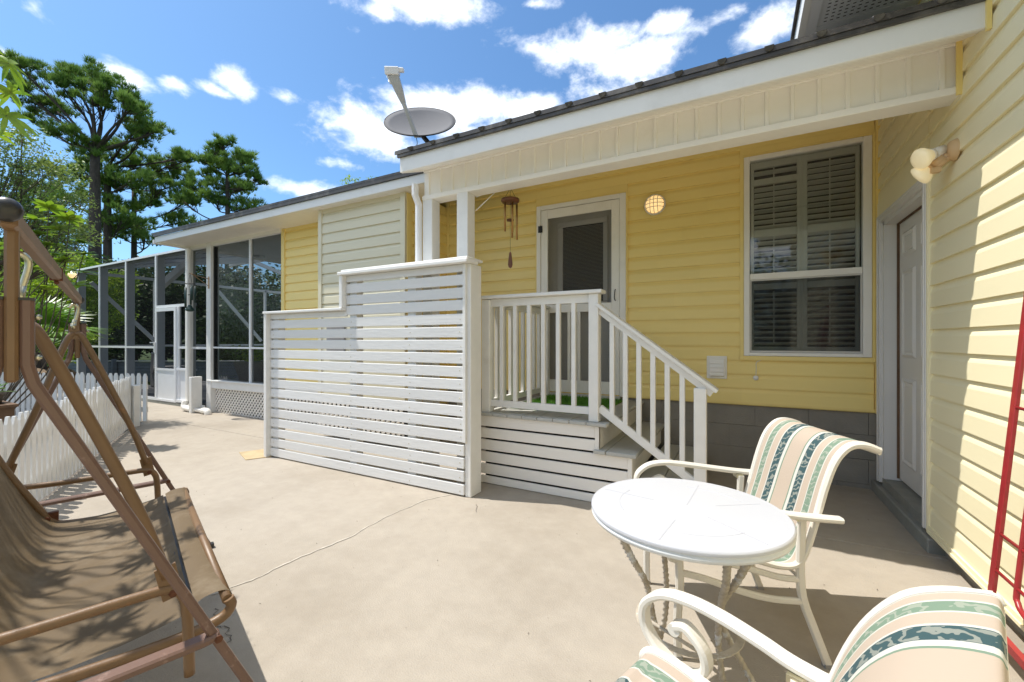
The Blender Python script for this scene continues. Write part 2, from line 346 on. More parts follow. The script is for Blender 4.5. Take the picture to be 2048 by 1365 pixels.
    def obj(s, name, m, parent=None, bevel=0, **tags):
        o = bpy.data.objects.new(name, s.mesh(name, m, org(parent)))
        C.objects.link(o)
        if parent: o.parent = parent; ORG[o.name] = org(parent).copy()
        if bevel:
            b = o.modifiers.new('edge', 'BEVEL'); b.width = bevel; b.segments = 1; b.limit_method = 'ANGLE'
        tag(o, **tags); return o
def tag(o, label=None, cat=None, group=None, kind=None):
    for k, v in (('label', label), ('category', cat), ('group', group), ('kind', kind)):
        if v: o[k] = v
    return o
def thing(name, loc, label, cat, group=None, rot=0):
    o = bpy.data.objects.new(name, None); C.objects.link(o); o.location = loc; o.rotation_euler = (0, 0, rot); o.empty_display_size = .1
    ORG[o.name] = Vector((0, 0, 0)) if rot is None or rot else Vector(loc); return tag(o, label, cat, group)
def inst(o, parent, at, name=None, bevel=False, label=None):                  # one more piece sharing o's mesh; 'at' in the parent's frame
    c = o.copy(); c.name = name or o.name.split('.')[0]; C.objects.link(c); c.parent = parent; c.location = at
    ORG[c.name] = org(parent).copy()
    if label: c['label'] = label
    return c
def pieces(name, mb, m, parent, spots, bevel=0):           # mb modelled about the origin, one object at each spot (world coordinates)
    me = mb.mesh(name, m); g = org(parent)
    for p in spots:
        o = bpy.data.objects.new(name, me); C.objects.link(o); o.parent = parent; o.location = Vector(p) - g
        if bevel:
            b = o.modifiers.new('edge', 'BEVEL'); b.width = bevel; b.segments = 1; b.limit_method = 'ANGLE'
def np_obj(name, V, F, m, parent=None, smooth=False, **tags):
    g = org(parent); me = bpy.data.meshes.new(name); V = np.asarray(V, np.float32) - np.array(g, np.float32); F = np.asarray(F, np.int32)
    k = F.shape[1]; me.vertices.add(len(V)); me.vertices.foreach_set('co', V.ravel()); me.loops.add(F.size); me.polygons.add(len(F))
    me.loops.foreach_set('vertex_index', F.ravel()); me.polygons.foreach_set('loop_start', np.arange(0, F.size, k, dtype=np.int32))
    me.polygons.foreach_set('loop_total', np.full(len(F), k, np.int32)); me.update(calc_edges=True); me.materials.append(MT[m])
    o = bpy.data.objects.new(name, me); C.objects.link(o)
    if parent: o.parent = parent
    return tag(o, **tags)
def curve(pts, n=8):                                       # smooth curve through points
    P = [Vector(p) for p in pts]; P = [2 * P[0] - P[1]] + P + [2 * P[-1] - P[-2]]; out = []
    for i in range(1, len(P) - 2):
        a, b, c, d = P[i - 1:i + 3]
        for j in range(n):
            t = j / n; out.append(.5 * ((2 * b) + (c - a) * t + (2 * a - 5 * b + 4 * c - d) * t * t + (3 * b - a - 3 * c + d) * t ** 3))
    return out + [P[-2]]

# ------------------------------------------------------------ ground and patio
def build_ground():
    b = MB(); b.quad((-300, -300, -.05), (300, -300, -.05), (300, 300, -.05), (-300, 300, -.05)); b.obj('ground', 'grass', kind='structure')
    b = MB(); b.quad((-16, -6, -.035), (3, -6, -.035), (3, 5, -.035), (-16, 5, -.035)); b.obj('garden_soil', 'soil', kind='structure')
    p = MB(); p.box(-9.5, 1.2, -4, 4.6, -.034, -.022); pat = p.obj('patio', 'dark_crack', kind='structure')
    g = .005
    fl = lambda x: .60 - (x + 3.6) * (.478 / .878)                      # line of the picket fence
    slabs = [[(-3.1, -4), (1.1, -4), (1.1, 3.18 - g), (-7.68 + g, 3.18 - g), (-7.68 + g, fl(-7.68) - .0), (-3.1, fl(-3.1))],
             [(-7.68 + g, 3.18 + g), (-2.0, 3.18 + g), (-2.0, 4.5), (-7.68 + g, 4.5)], [(-2.0 + 2 * g, 3.18 + g), (1.1, 3.18 + g), (1.1, 4.5), (-2.0 + 2 * g, 4.5)],
             [(-8.88 + g, 2.95), (-7.68 - g, 2.95), (-7.68 - g, 4.1), (-8.88 + g, 4.1)],
             [(-9.4, 2.95), (-8.88 - g, 2.95), (-8.88 - g, 4.1), (-9.4, 4.1)], [(-13.8, 3.2), (-9.4 - g, 3.2), (-9.4 - g, 4.02), (-13.8, 4.02)]]
    for q in slabs:
        b = MB(); n = len(q); b.add([(x, y, -.03) for x, y in q] + [(x, y, 0) for x, y in q], [tuple(range(n, 2 * n)), tuple(reversed(range(n)))] + [(i, (i + 1) % n, n + (i + 1) % n, n + i) for i in range(n)])
        b.obj('concrete_slab', 'concrete', pat, bevel=.004)
    def crack(pts, w, name, m, z=.003, jit=.010):
        P = []
        for a, c in zip(pts, pts[1:]):
            for k in range(8): t = k / 8; P.append((a[0] + (c[0] - a[0]) * t + random.uniform(-jit, jit), a[1] + (c[1] - a[1]) * t + random.uniform(-jit, jit)))
        P.append(pts[-1]); b = MB(); vs = []
        for i, (x, y) in enumerate(P):
            d = Vector(P[min(i + 1, len(P) - 1)]) - Vector(P[max(i - 1, 0)]); d.normalize(); ww = w * random.uniform(.4, 1.2)
            vs += [(x - d.y * ww, y + d.x * ww, z), (x + d.y * ww, y - d.x * ww, z)]
        b.add(vs, [(2 * i, 2 * i + 1, 2 * i + 3, 2 * i + 2) for i in range(len(P) - 1)]); b.obj(name, m, pat)
    crack([(-2.20, 1.10), (-2.156, 1.252), (-2.151, 1.492), (-2.101, 1.822), (-2.129, 2.142), (-2.09, 2.50), (-1.99, 2.70)], .006, 'filled_crack', 'crack_fill', jit=.006)
    crack([(-2.07, 1.06), (-1.95, .99), (-1.86, 1.0), (-1.77, .93), (-1.70, .90)], .0022, 'crack', 'dark_crack', jit=.012)
    crack([(-1.70, 2.62), (-1.62, 2.50)], .002, 'crack', 'dark_crack')
    b = MB(); b.add([(-4.74, 2.637, .008), (-4.38, 2.50, .008), (-4.27, 2.70, .008), (-4.63, 2.85, .008), (-4.74, 2.637, 0), (-4.38, 2.50, 0), (-4.27, 2.70, 0), (-4.63, 2.85, 0)], [(0, 1, 2, 3), (4, 5, 1, 0), (5, 6, 2, 1), (6, 7, 3, 2), (7, 4, 0, 3)])
    b.obj('utility_cover', 'cover', pat, bevel=.003)
    # leaf litter along the foot of the fence
    V = []; F = []
    for i in range(900):
        x = -7.6 + 4.2 * random.random(); y = fl(x) + random.gauss(.0, .035); a = random.random() * 6.3; l = random.uniform(.006, .018); z = .004 + random.random() * .01
        n = len(V); V += [(x, y, z), (x + l * math.cos(a), y + l * math.sin(a), z + .004), (x + l * .5 * math.cos(a + .8), y + l * .5 * math.sin(a + .8), z)]; F.append((n, n + 1, n + 2))
    np_obj('leaf_litter', V, F, 'palm_dead', kind='stuff', label='dry brown leaf litter along the foot of the white picket fence', cat='leaf litter')
    V = []; F = []
    for i in range(900):
        x = random.uniform(-6, 1.0); y = random.uniform(.2, 4.3); l = random.choice((.003, .004, .005, .006, .012)); a = random.random() * 6.3
        n = len(V); V += [(x, y, .003), (x + l * math.cos(a), y + l * math.sin(a), .006), (x + l * .5 * math.cos(a + 1), y + l * .5 * math.sin(a + 1), .003)]; F.append((n, n + 1, n + 2))
    np_obj('grit', V, F, 'dark_crack', kind='stuff', label='tiny bits of dark grit scattered over the concrete patio', cat='grit')
build_ground()

# ------------------------------------------------------------ siding
CH = .1265
BW, SW = 4.385, .985
PROF = [(0, 0), (.019, 0), (.0165, .084), (.0125, .096), (.005, .112), (.0025, CH), (0, CH)]
def board(length, axis):                                    # one course, origin at its low start, facing -Y (axis x) or -X (axis y)
    b = MB(); k = len(PROF)
    for t in (0, length): b.v += [((t, -o, z) if axis == 'x' else (-o, -t, z)) for o, z in PROF]
    b.f = [tuple(range(k)), tuple(reversed(range(k, 2 * k)))] + [(i, k + i, k + (i + 1) % k, (i + 1) % k) for i in range(k)]
    b.f = [tuple(reversed(f)) for f in b.f]; b.sm = [False] * len(b.f); return b
def courses(parent, axis, plane, a, length, z0, ks, m='siding'):
    if length > 2.5 or (length > 1.0 and axis == 'x' and plane == BW):          # long runs lap over one another
        for k in ks:
            s = length * (.2 + .6 * ((k // 2 * .37 + length * .31) % 1)); n = .0016
            pieces('siding_board', board(s, axis), m, parent, [(a, plane, z0 + k * CH) if axis == 'x' else (plane, a, z0 + k * CH)])
            pieces('siding_board', board(length - s + .02, axis), m, parent, [(a + s - .02, plane - n, z0 + k * CH) if axis == 'x' else (plane - n, a - s + .02, z0 + k * CH)])
        return
    pieces('siding_board', board(length, axis), m, parent, [((a, plane, z0 + k * CH) if axis == 'x' else (plane, a, z0 + k * CH)) for k in ks])

house = thing('yellow_house', (1.0, 4.4, 0), 'long yellow vinyl sided house with porch roof, shuttered window and two doors', 'house')
def build_house():
    # back wall: boxes round the door and window openings
    b = MB(); T = 4.50
    b.box(-4.3, -3.29, 4.402, T, 2.8, 3.4)
    b.box(-3.29, -1.99, BW, T, .62, 3.4); b.box(-1.99, -1.06, BW, T, 2.68, 3.4); b.box(-1.06, .035, BW, T, .62, 3.4); b.box(.035, .93, BW, T, .62, 1.065)
    b.box(.035, .93, BW, T, 2.845, 3.4); b.box(.93, 1.15, BW, T, .62, 3.4)
    bw = b.obj('back_wall', 'siding_trim', house)
    z0 = .65
    courses(bw, 'x', BW, -3.24, 1.21, z0, range(0, 20)); courses(bw, 'x', BW, -1.005, 1.02, z0, range(0, 20))
    courses(bw, 'x', BW, .015, .93, z0, list(range(0, 3)) + [18, 19]); courses(bw, 'x', BW, -2.03, 1.025, z0, (17, 18, 19))
    b = MB(); b.box(.0, .95, 4.355, BW, 1.027, 1.066); b.box(.0, .95, 4.355, BW, 2.85, 2.868); b.box(.0, .03, 4.352, BW, 1.03, 2.868); b.box(.934, .952, 4.352, BW, 1.03, 2.868)
    b.box(.0, .95, 4.362, BW, 2.868, 2.93); b.box(-2.03, -1.005, 4.362, BW, 2.722, 2.80)
    b.box(-2.036, -2.018, 4.352, BW, .64, 2.722); b.box(-1.021, -1.003, 4.352, BW, .64, 2.722); b.box(-2.018, -1.021, 4.352, BW, 2.712, 2.724)
    b.box(-3.29, -3.24, 4.36, BW, .63, 3.3); b.box(-3.24, .953, 4.366, 4.39, .628, .652); b.obj('trim_channel', 'siding_trim', bw, bevel=.002)
    b = MB(); b.box(.953, .984, 4.350, 4.39, .62, 3.3); b.obj('corner_trim', 'siding_trim', bw, bevel=.003)
    # foundation of concrete blocks
    b = MB(); b.box(-3.29, 1.3, 4.412, 4.6, -.03, .63); fd = b.obj('foundation', 'mortar', house)
    for c in range(4):
        zt = .2 * (c + 1) - .18; z0_ = max(zt - .193, -.03)
        if c == 0: z0_, zt = -.03, .035
        else: z0_, zt = .035 + (c - 1) * .2 + .003, min(.035 + c * .2, .629)
        x = -3.28 + (.2 if c % 2 else 0)
        while x < 1.0:
            q = MB(); q.box(x, min(x + .397, 1.005), 4.40, 4.413, z0_, zt); q.obj('concrete_block', 'block', fd); x += .4
    # side wall with its door opening
    b = MB(); X1 = 1.13
    b.box(SW, X1, -2.2, 3.36, .10, 3.4); b.box(SW, X1, 3.36, 4.27, 2.13, 3.4); b.box(SW, X1, 4.27, 4.50, .10, 3.4); b.box(X1 + .02, X1 + .08, 3.2, 4.4, 0, 2.3)
    sw = b.obj('side_wall', 'siding_trim', house)
    courses(sw, 'y', SW, 3.312, 5.5, .128, range(0, 25), 'siding_sunlit'); courses(sw, 'y', SW, 4.365, 1.04, .128, range(17, 25), 'siding_sunlit'); courses(sw, 'y', SW, 4.365, .05, .128, range(0, 17), 'siding_sunlit')
    b = MB(); b.box(.958, SW, 3.30, 4.33, 2.178, 2.28); b.box(.955, SW, 3.300, 3.322, .10, 2.19); b.box(.955, SW, 4.305, 4.325, .11, 2.19); b.box(.955, SW, 3.322, 4.305, 2.172, 2.19)
    b.box(.957, .99, -2.2, 3.30, .094, .132); b.box(.950, .957, -2.2, 3.30, .094, .112); b.obj('trim_channel', 'siding_sunlit', sw, bevel=.002)
    b = MB(); b.box(1.01, 1.2, -2.2, 3.24, -.03, .10); b.box(1.02, 1.3, 3.24, 4.5, -.03, .08); b.obj('side_foundation', 'block', sw)
    # side door, six panels, set back in its jamb
    b = MB(); b.box(1.065, 1.10, 3.405, 4.225, .16, 2.09); sd = b.obj('side_door', 'door_white', house)
    for y0, y1 in ((3.50, 3.76), (3.87, 4.13)):
        for z0_, z1 in ((.30, .93), (1.08, 1.72), (1.82, 2.0)):
            q = MB(); d = .035
            q.add([(1.064, y0, z0_), (1.064, y1, z0_), (1.064, y1, z1), (1.064, y0, z1), (1.072 - .022, y0 + .02, z0_ + .02), (1.05, y1 - .02, z0_ + .02), (1.05, y1 - .02, z1 - .02), (1.05, y0 + .02, z1 - .02),
                   (1.061, y0 + d, z0_ + d), (1.061, y1 - d, z0_ + d), (1.061, y1 - d, z1 - d), (1.061, y0 + d, z1 - d), (1.055, y0 + d + .015, z0_ + d + .015), (1.055, y1 - d - .015, z0_ + d + .015), (1.055, y1 - d - .015, z1 - d - .015), (1.055, y0 + d + .015, z1 - d - .015)],
                  [(4 * k + i, 4 * k + (i + 1) % 4, 4 * k + 4 + (i + 1) % 4, 4 * k + 4 + i) for k in range(3) for i in range(4)] + [(12, 13, 14, 15)])
            q.obj('door_panel', 'door_white', sd)
    b = MB(); b.lathe([(.0, -.06), (.022, -.06), (.026, -.04), (.014, -.02), (.02, 0), (0, 0)], (1.064, 3.46, 1.06), 14, 'x'); b.obj('door_knob', 'dark', sd)
    b = MB(); b.box(.975, 1.10, 3.375, 3.405, .14, 2.12); b.box(.975, 1.10, 4.225, 4.255, .14, 2.12); b.box(.975, 1.10, 3.375, 4.255, 2.09, 2.12); b.obj('door_jamb', 'door_white', sd)
    b = MB(); b.box(1.05, 1.066, 3.405, 3.412, .16, 2.09); b.box(1.05, 1.066, 4.216, 4.225, .16, 2.09); b.box(1.05, 1.066, 3.41, 4.22, 2.082, 2.09); b.obj('weather_strip', 'planter_wood', sd)
    b = MB(); b.box(.952, .985, 3.322, 3.377, .105, 2.17); b.box(.952, .985, 4.253, 4.305, .105, 2.17); b.box(.952, .985, 3.377, 4.253, 2.118, 2.17); b.box(.945, .953, 3.33, 3.35, .105, 2.16); b.box(.945, .953, 4.28, 4.30, .105, 2.16); b.box(.945, .953, 3.33, 4.30, 2.148, 2.168); b.obj('door_casing', 'door_white', sd, bevel=.003)
    b = MB(); b.box(.972, 1.15, 3.378, 4.252, .08, .142); b.obj('door_sill', 'step_block', sd)
    b = MB(); b.box(.935, 1.02, 3.232, 4.398, -.02, .082); b.obj('door_step', 'step_block', house, bevel=.008)
    # window: frame, sashes, glass, shutters
    b = MB(); f0, f1 = .032, .932
    b.box(f0, .078, 4.350, 4.43, 1.068, 2.848); b.box(.875, f1, 4.350, 4.43, 1.068, 2.848); b.box(.078, .875, 4.350, 4.43, 2.81, 2.848); b.box(.078, .875, 4.350, 4.43, 1.068, 1.098)
    wn = b.obj('window', 'vinyl_white', house, bevel=.004)
    b = MB(); b.box(.080, .873, 4.362, 4.40, 1.748, 1.80); b.obj('meeting_rail', 'vinyl_white', wn, bevel=.003)
    b = MB(); b.box(.080, .092, 4.37, 4.39, 1.10, 1.748); b.box(.862, .873, 4.37, 4.39, 1.10, 1.748); b.box(.092, .862, 4.37, 4.39, 1.10, 1.115); b.box(.092, .862, 4.37, 4.39, 1.735, 1.748); b.obj('screen_frame', 'door_grey', wn)
    b = MB(); b.quad((.08, 4.385, 1.77), (.873, 4.385, 1.77), (.873, 4.385, 2.812), (.08, 4.385, 2.812)); b.obj('upper_pane', 'glass', wn)
    b = MB(); b.quad((.08, 4.395, 1.098), (.873, 4.395, 1.098), (.873, 4.395, 1.77), (.08, 4.395, 1.77)); b.obj('lower_pane', 'glass', wn)
    b = MB(); b.quad((.09, 4.378, 1.113), (.863, 4.378, 1.113), (.863, 4.378, 1.737), (.09, 4.378, 1.737)); b.obj('insect_screen', 'lower_screen', wn)
    for x0, x1 in ((.085, .465), (.485, .868)):
        b = MB(); s = .028; Y0, Y1 = 4.425, 4.452
        b.box(x0, x0 + s, Y0, Y1, 1.10, 2.81); b.box(x1 - s, x1, Y0, Y1, 1.10, 2.81)
        for a, c in ((1.10, 1.15), (1.66, 1.715), (2.14, 2.20), (2.75, 2.81)): b.box(x0 + s, x1 - s, Y0, Y1, a, c)
        sh = b.obj('shutter_frame', 'shutter', wn, bevel=.003)
        if x0 < .2: q = MB(); q.box(x0 + s, x1 - s, Y0, Y1, 2.60, 2.655); q.obj('shutter_rail', 'shutter', wn)
        sl = MB(); L_ = x1 - x0 - 2 * s - .004; sl.bar((-L_ / 2, .0, 0), (L_ / 2, .0, 0), .050, .008, up=(0, .36, .93))
        zs = [z for a, c in ((1.175, 1.65), (1.735, 2.13), (2.22, 2.745)) for z in np.arange(a, c, .049) if not (x0 < .2 and 2.585 < z < 2.67)]
        pieces('shutter_slat', sl, 'shutter', wn, [((x0 + x1) / 2, 4.445, z) for z in zs])
        q = MB(); xm = (x0 + x1) / 2 - .01; [q.box(xm - .004, xm + .004, 4.410, 4.416, a, c) for a, c in ((1.17, 1.64), (1.73, 2.13), (2.22, 2.74))]; q.obj('tilt_rod', 'shutter', wn)
    b = MB(); b.box(.465, .485, 4.428, 4.45, 1.10, 2.81); b.obj('shutter_post', 'shutter', wn)
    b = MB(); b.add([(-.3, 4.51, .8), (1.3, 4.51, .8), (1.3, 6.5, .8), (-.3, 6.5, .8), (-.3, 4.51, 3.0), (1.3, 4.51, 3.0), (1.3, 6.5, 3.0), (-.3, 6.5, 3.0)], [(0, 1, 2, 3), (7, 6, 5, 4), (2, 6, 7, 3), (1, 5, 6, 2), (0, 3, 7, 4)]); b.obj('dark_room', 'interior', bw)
    # porch door: wooden screen door before a glazed inner door
    b = MB(); b.box(-2.018, -1.968, 4.345, 4.40, .63, 2.71); b.box(-1.085, -1.021, 4.345, 4.40, .63, 2.71); b.box(-1.968, -1.085, 4.345, 4.40, 2.662, 2.71); pd = b.obj('porch_door', 'vinyl_white', house, bevel=.004)
    b = MB(); z1 = 2.656
    b.box(-1.964, -1.884, 4.352, 4.376, .645, z1); b.box(-1.17, -1.089, 4.352, 4.376, .645, z1); b.box(-1.884, -1.17, 4.352, 4.376, 2.56, z1); b.box(-1.884, -1.17, 4.352, 4.376, 1.512, 1.60); b.box(-1.884, -1.17, 4.352, 4.376, .645, .775)
    b.obj('screen_door_frame', 'vinyl_white', pd, bevel=.003)
    for x in (-1.634, -1.523):
        q = MB(); q.box(x - .017, x + .017, 4.354, 4.374, .775, 1.512); q.obj('screen_door_bar', 'vinyl_white', pd)
    b = MB(); b.quad((-1.884, 4.366, .775), (-1.17, 4.366, .775), (-1.17, 4.366, 1.512), (-1.884, 4.366, 1.512)); b.obj('lower_mesh', 'door_screen', pd)
    b = MB(); b.quad((-1.884, 4.366, 1.60), (-1.17, 4.366, 1.60), (-1.17, 4.366, 2.56), (-1.884, 4.366, 2.56)); b.obj('upper_mesh', 'door_screen', pd)
    b = MB(); b.box(-1.97, -1.08, 4.478, 4.52, .62, 2.68); b.obj('inner_door', 'door_grey', pd)
    b = MB(); b.box(-1.819, -1.235, 4.462, 4.478, 2.47, 2.533); b.box(-1.819, -1.235, 4.462, 4.478, 1.56, 1.63); b.box(-1.819, -1.748, 4.462, 4.478, 1.63, 2.47); b.box(-1.29, -1.235, 4.462, 4.478, 1.63, 2.47); b.obj('glazing_frame', 'door_grey', pd, bevel=.006)
    b = MB(); b.box(-1.75, -1.285, 4.474, 4.479, 1.62, 2.48); b.obj('dark_glass', 'black', pd)
    bl = MB(); bl.bar((-.228, 0, 0), (.228, 0, 0), .010, .0015, up=(0, .5, .87)); pieces('blind_slat', bl, 'blind', pd, [(-1.518, 4.466, z) for z in np.arange(1.64, 2.465, .0145)])
    b = MB(); b.tube(curve([(-1.128, 4.352, 1.73), (-1.126, 4.325, 1.715), (-1.130, 4.322, 1.64), (-1.128, 4.352, 1.615)], 5), .005, 8); b.obj('door_handle', 'black', pd)
    for z in (2.45, 1.60, 1.02):
        q = MB(); q.box(-1.995, -1.945, 4.341, 4.347, z - .037, z + .037); q.tube([(-1.967, 4.340, z - .04), (-1.967, 4.340, z + .04)], .005, 8); q.obj('hinge', 'black', pd)
    b = MB(); b.box(-1.97, -1.08, 4.33, 4.48, .60, .632); b.obj('threshold', 'door_grey', pd)
    # dryer vent and a little wire tag
    b = MB(); b.box(-.272, -.104, 4.352, 4.37, .853, 1.062); b.box(-.255, -.12, 4.340, 4.352, .872, 1.044); vt = b.obj('dryer_vent', 'vinyl_white', house, bevel=.004)
    for k in range(4):
        q = MB(); z = .895 + k * .038; q.bar((-.245, 4.336, z), (-.131, 4.336, z), .034, .004, up=(0, -.75 if k == 0 else -.97, .5 if k == 0 else .22)); q.obj('louvre', 'vinyl_white', vt)
    b = MB(); b.box(-.245, -.131, 4.3385, 4.3399, .878, .90); b.obj('vent_gap', 'black', vt)
    b = MB(); b.tube(curve([(.165, 4.36, 1.03), (.13, 4.355, 1.01), (.128, 4.355, .95), (.126, 4.356, .90)], 4), .0025, 6); b.obj('loose_wire', 'alu_white', house)
    b = MB(); b.lathe([(0, 0), (.022, 0), (.022, .006), (0, .006)], (.125, 4.352, .872), 12, 'y'); b.obj('wire_tag', 'vinyl_white', house)
    # porch roof
    XL, XR = -2.45, .98; SL = .4
    b = MB(); b.add([(XL - .03, 2.60, 2.715), (XR, 2.60, 2.715), (XR, 5.6, 2.715 + 3 * SL), (XL - .03, 5.6, 2.715 + 3 * SL)] + [(XL - .03, 2.60, 2.745), (XR, 2.60, 2.745), (XR, 5.6, 2.745 + 3 * SL), (XL - .03, 5.6, 2.745 + 3 * SL)],
              [(3, 2, 1, 0), (4, 5, 6, 7), (0, 1, 5, 4), (1, 2, 6, 5), (2, 3, 7, 6), (3, 0, 4, 7)])
    b.box(XL - .01, XR, 2.606, 2.626, 2.692, 2.716); pr = b.obj('porch_roof', 'roof_metal', house)
    rb = MB(); sec = [(.022 * math.cos(t), .027 * math.sin(t)) for t in np.linspace(0, math.pi, 11)]
    rb.sweep([(0, -.012, 0), (0, 2.98, 2.98 * SL)], [(a, c) for a, c in sec], side=(1, 0, 0), smooth=True); pieces('roof_rib', rb, 'roof_metal', pr, [(-2.312 + k * .2225, 2.597, 2.742) for k in range(15)])
    b = MB(); b.box(XL, XR - .01, 2.628, 2.65, 2.577, 2.70); b.add([(XL, 2.65, 2.577), (XL + .02, 2.65, 2.577), (XL + .02, 5.6, 3.76), (XL, 5.6, 3.76), (XL, 2.65, 2.70), (XL + .02, 2.65, 2.70), (XL + .02, 5.6, 3.88), (XL, 5.6, 3.88)], [(0, 3, 2, 1), (4, 5, 6, 7), (0, 1, 5, 4), (1, 2, 6, 5), (2, 3, 7, 6), (3, 0, 4, 7)])
    b.obj('fascia_board', 'fascia', pr, bevel=.003)
    b = MB(); b.add([(XL + .02, 2.65, 2.585), (XR, 2.65, 2.585), (XR, 2.92, 2.692), (XL + .02, 2.92, 2.692), (XL + .02, 2.65, 2.60), (XR, 2.65, 2.60), (XR, 2.92, 2.707), (XL + .02, 2.92, 2.707)], [(0, 3, 2, 1), (4, 5, 6, 7), (0, 1, 5, 4), (1, 2, 6, 5), (2, 3, 7, 6), (3, 0, 4, 7)]); b.obj('soffit', 'vinyl_white', pr)
    b = MB(); b.box(-2.44, XR, 2.925, 3.03, 2.44, 2.70); fr = b.obj('porch_beam', 'vinyl_white', house)
    b = MB(); b.box(-2.45, XR, 2.905, 3.045, 2.430, 2.468); b.box(-2.44, XR - .02, 2.908, 2.925, 2.672, 2.690); b.obj('beam_wrap', 'vinyl_white', fr, bevel=.003)
    bt = MB(); w = .0125
    bt.add([(-w, 0, 0), (-w * .7, -.013, 0), (w * .7, -.013, 0), (w, 0, 0), (-w, 0, .204), (-w * .7, -.013, .204), (w * .7, -.013, .204), (w, 0, .204)], [(0, 1, 5, 4), (1, 2, 6, 5), (2, 3, 7, 6), (0, 3, 2, 1), (4, 5, 6, 7)])
    pieces('batten', bt, 'vinyl_white', fr, [(-2.39 + k * .1265, 2.925, 2.468) for k in range(27)])
    gp = MB(); gp.box(-.012, .012, -.001, .012, 0, .008); pieces('vent_slot', gp, 'black', fr, [(-2.33 + k * .1265, 2.905, 2.691) for k in range(26)])
    b = MB(); b.box(XR - .034, XR - .012, 2.895, 2.906, 2.42, 2.70); b.box(XR - .03, XR - .014, 2.612, 2.63, 2.56, 2.76); b.obj('trim_channel', 'siding_trim', fr)
    b = MB(); b.quad((-2.34, 3.03, 2.72), (-2.34, 4.39, 3.14), (XR, 4.39, 3.14), (XR, 3.03, 2.72)); b.obj('porch_ceiling', 'vinyl_white', pr)
    b = MB(); b.box(-2.45, -2.345, 2.91, 3.02, 0, 2.432); b.obj('porch_post', 'white_paint', house, bevel=.004)
    b = MB(); b.box(-2.082, -1.972, 2.905, 3.015, 0, 2.432); b.box(-2.10, -1.955, 2.887, 3.033, 1.78, 1.80); b.obj('porch_post', 'white_paint', house, bevel=.004)
    b = MB(); b.rbar([(-2.49, 2.86, 2.56), (-2.49, 2.86, 2.47), (-2.485, 2.90, 2.40), (-2.485, 2.90, 2.3), (-2.485, 2.90, .1)], .045, .06, (1, 0, 0)); b.obj('downspout', 'alu_white', house)
    # eave of the main roof over the side wall
    b = MB(); b.box(.352, .392, -2.5, 7, 3.30, 3.44); er = b.obj('main_eave', 'fascia', house)
    b = MB(); b.box(.392, .41, -2.5, 7, 3.305, 3.45); b.box(.41, .455, -2.5, 7, 3.305, 3.322); b.obj('fascia_board', 'alu_white', er)
    y = -2.5
    while y < 6.9:
        q = MB(); q.box(.455, .985, y, y + .294, 3.318, 3.328); q.box(.455, .985, y + .294, y + .3, 3.322, 3.328); q.obj('soffit_panel', 'alu_white', er)
        if 1.8 < y < 5.5 and int(round((y + 2.5) / .3)) % 3 == 1:
            d = MB()
            for i in range(14):
                for j in range(8): xx, yy = .49 + i * .034, y + .02 + j * .034; d.box(xx, xx + .016, yy, yy + .007, 3.3165, 3.3178)
            d.obj('soffit_perforation', 'dark', er, kind='stuff')
        y += .3
    b = MB(); b.add([(.33, -2.5, 3.45), (.33, 7, 3.45), (2.6, 7, 4.5), (2.6, -2.5, 4.5), (.33, -2.5, 3.43), (.33, 7, 3.43), (2.6, 7, 4.48), (2.6, -2.5, 4.48)], [(0, 3, 2, 1), (4, 5, 6, 7), (0, 1, 5, 4), (2, 3, 7, 6)]); b.obj('main_roof', 'roof_metal', house)
    # closing walls so that the side view holds
    b = MB(); b.box(-3.29, -3.2, 4.5, 8, 0, 3.4); b.box(-3.29, 3, 8, 8.1, 0, 3.6); b.obj('rear_wall', 'siding_trim', house)
build_house()

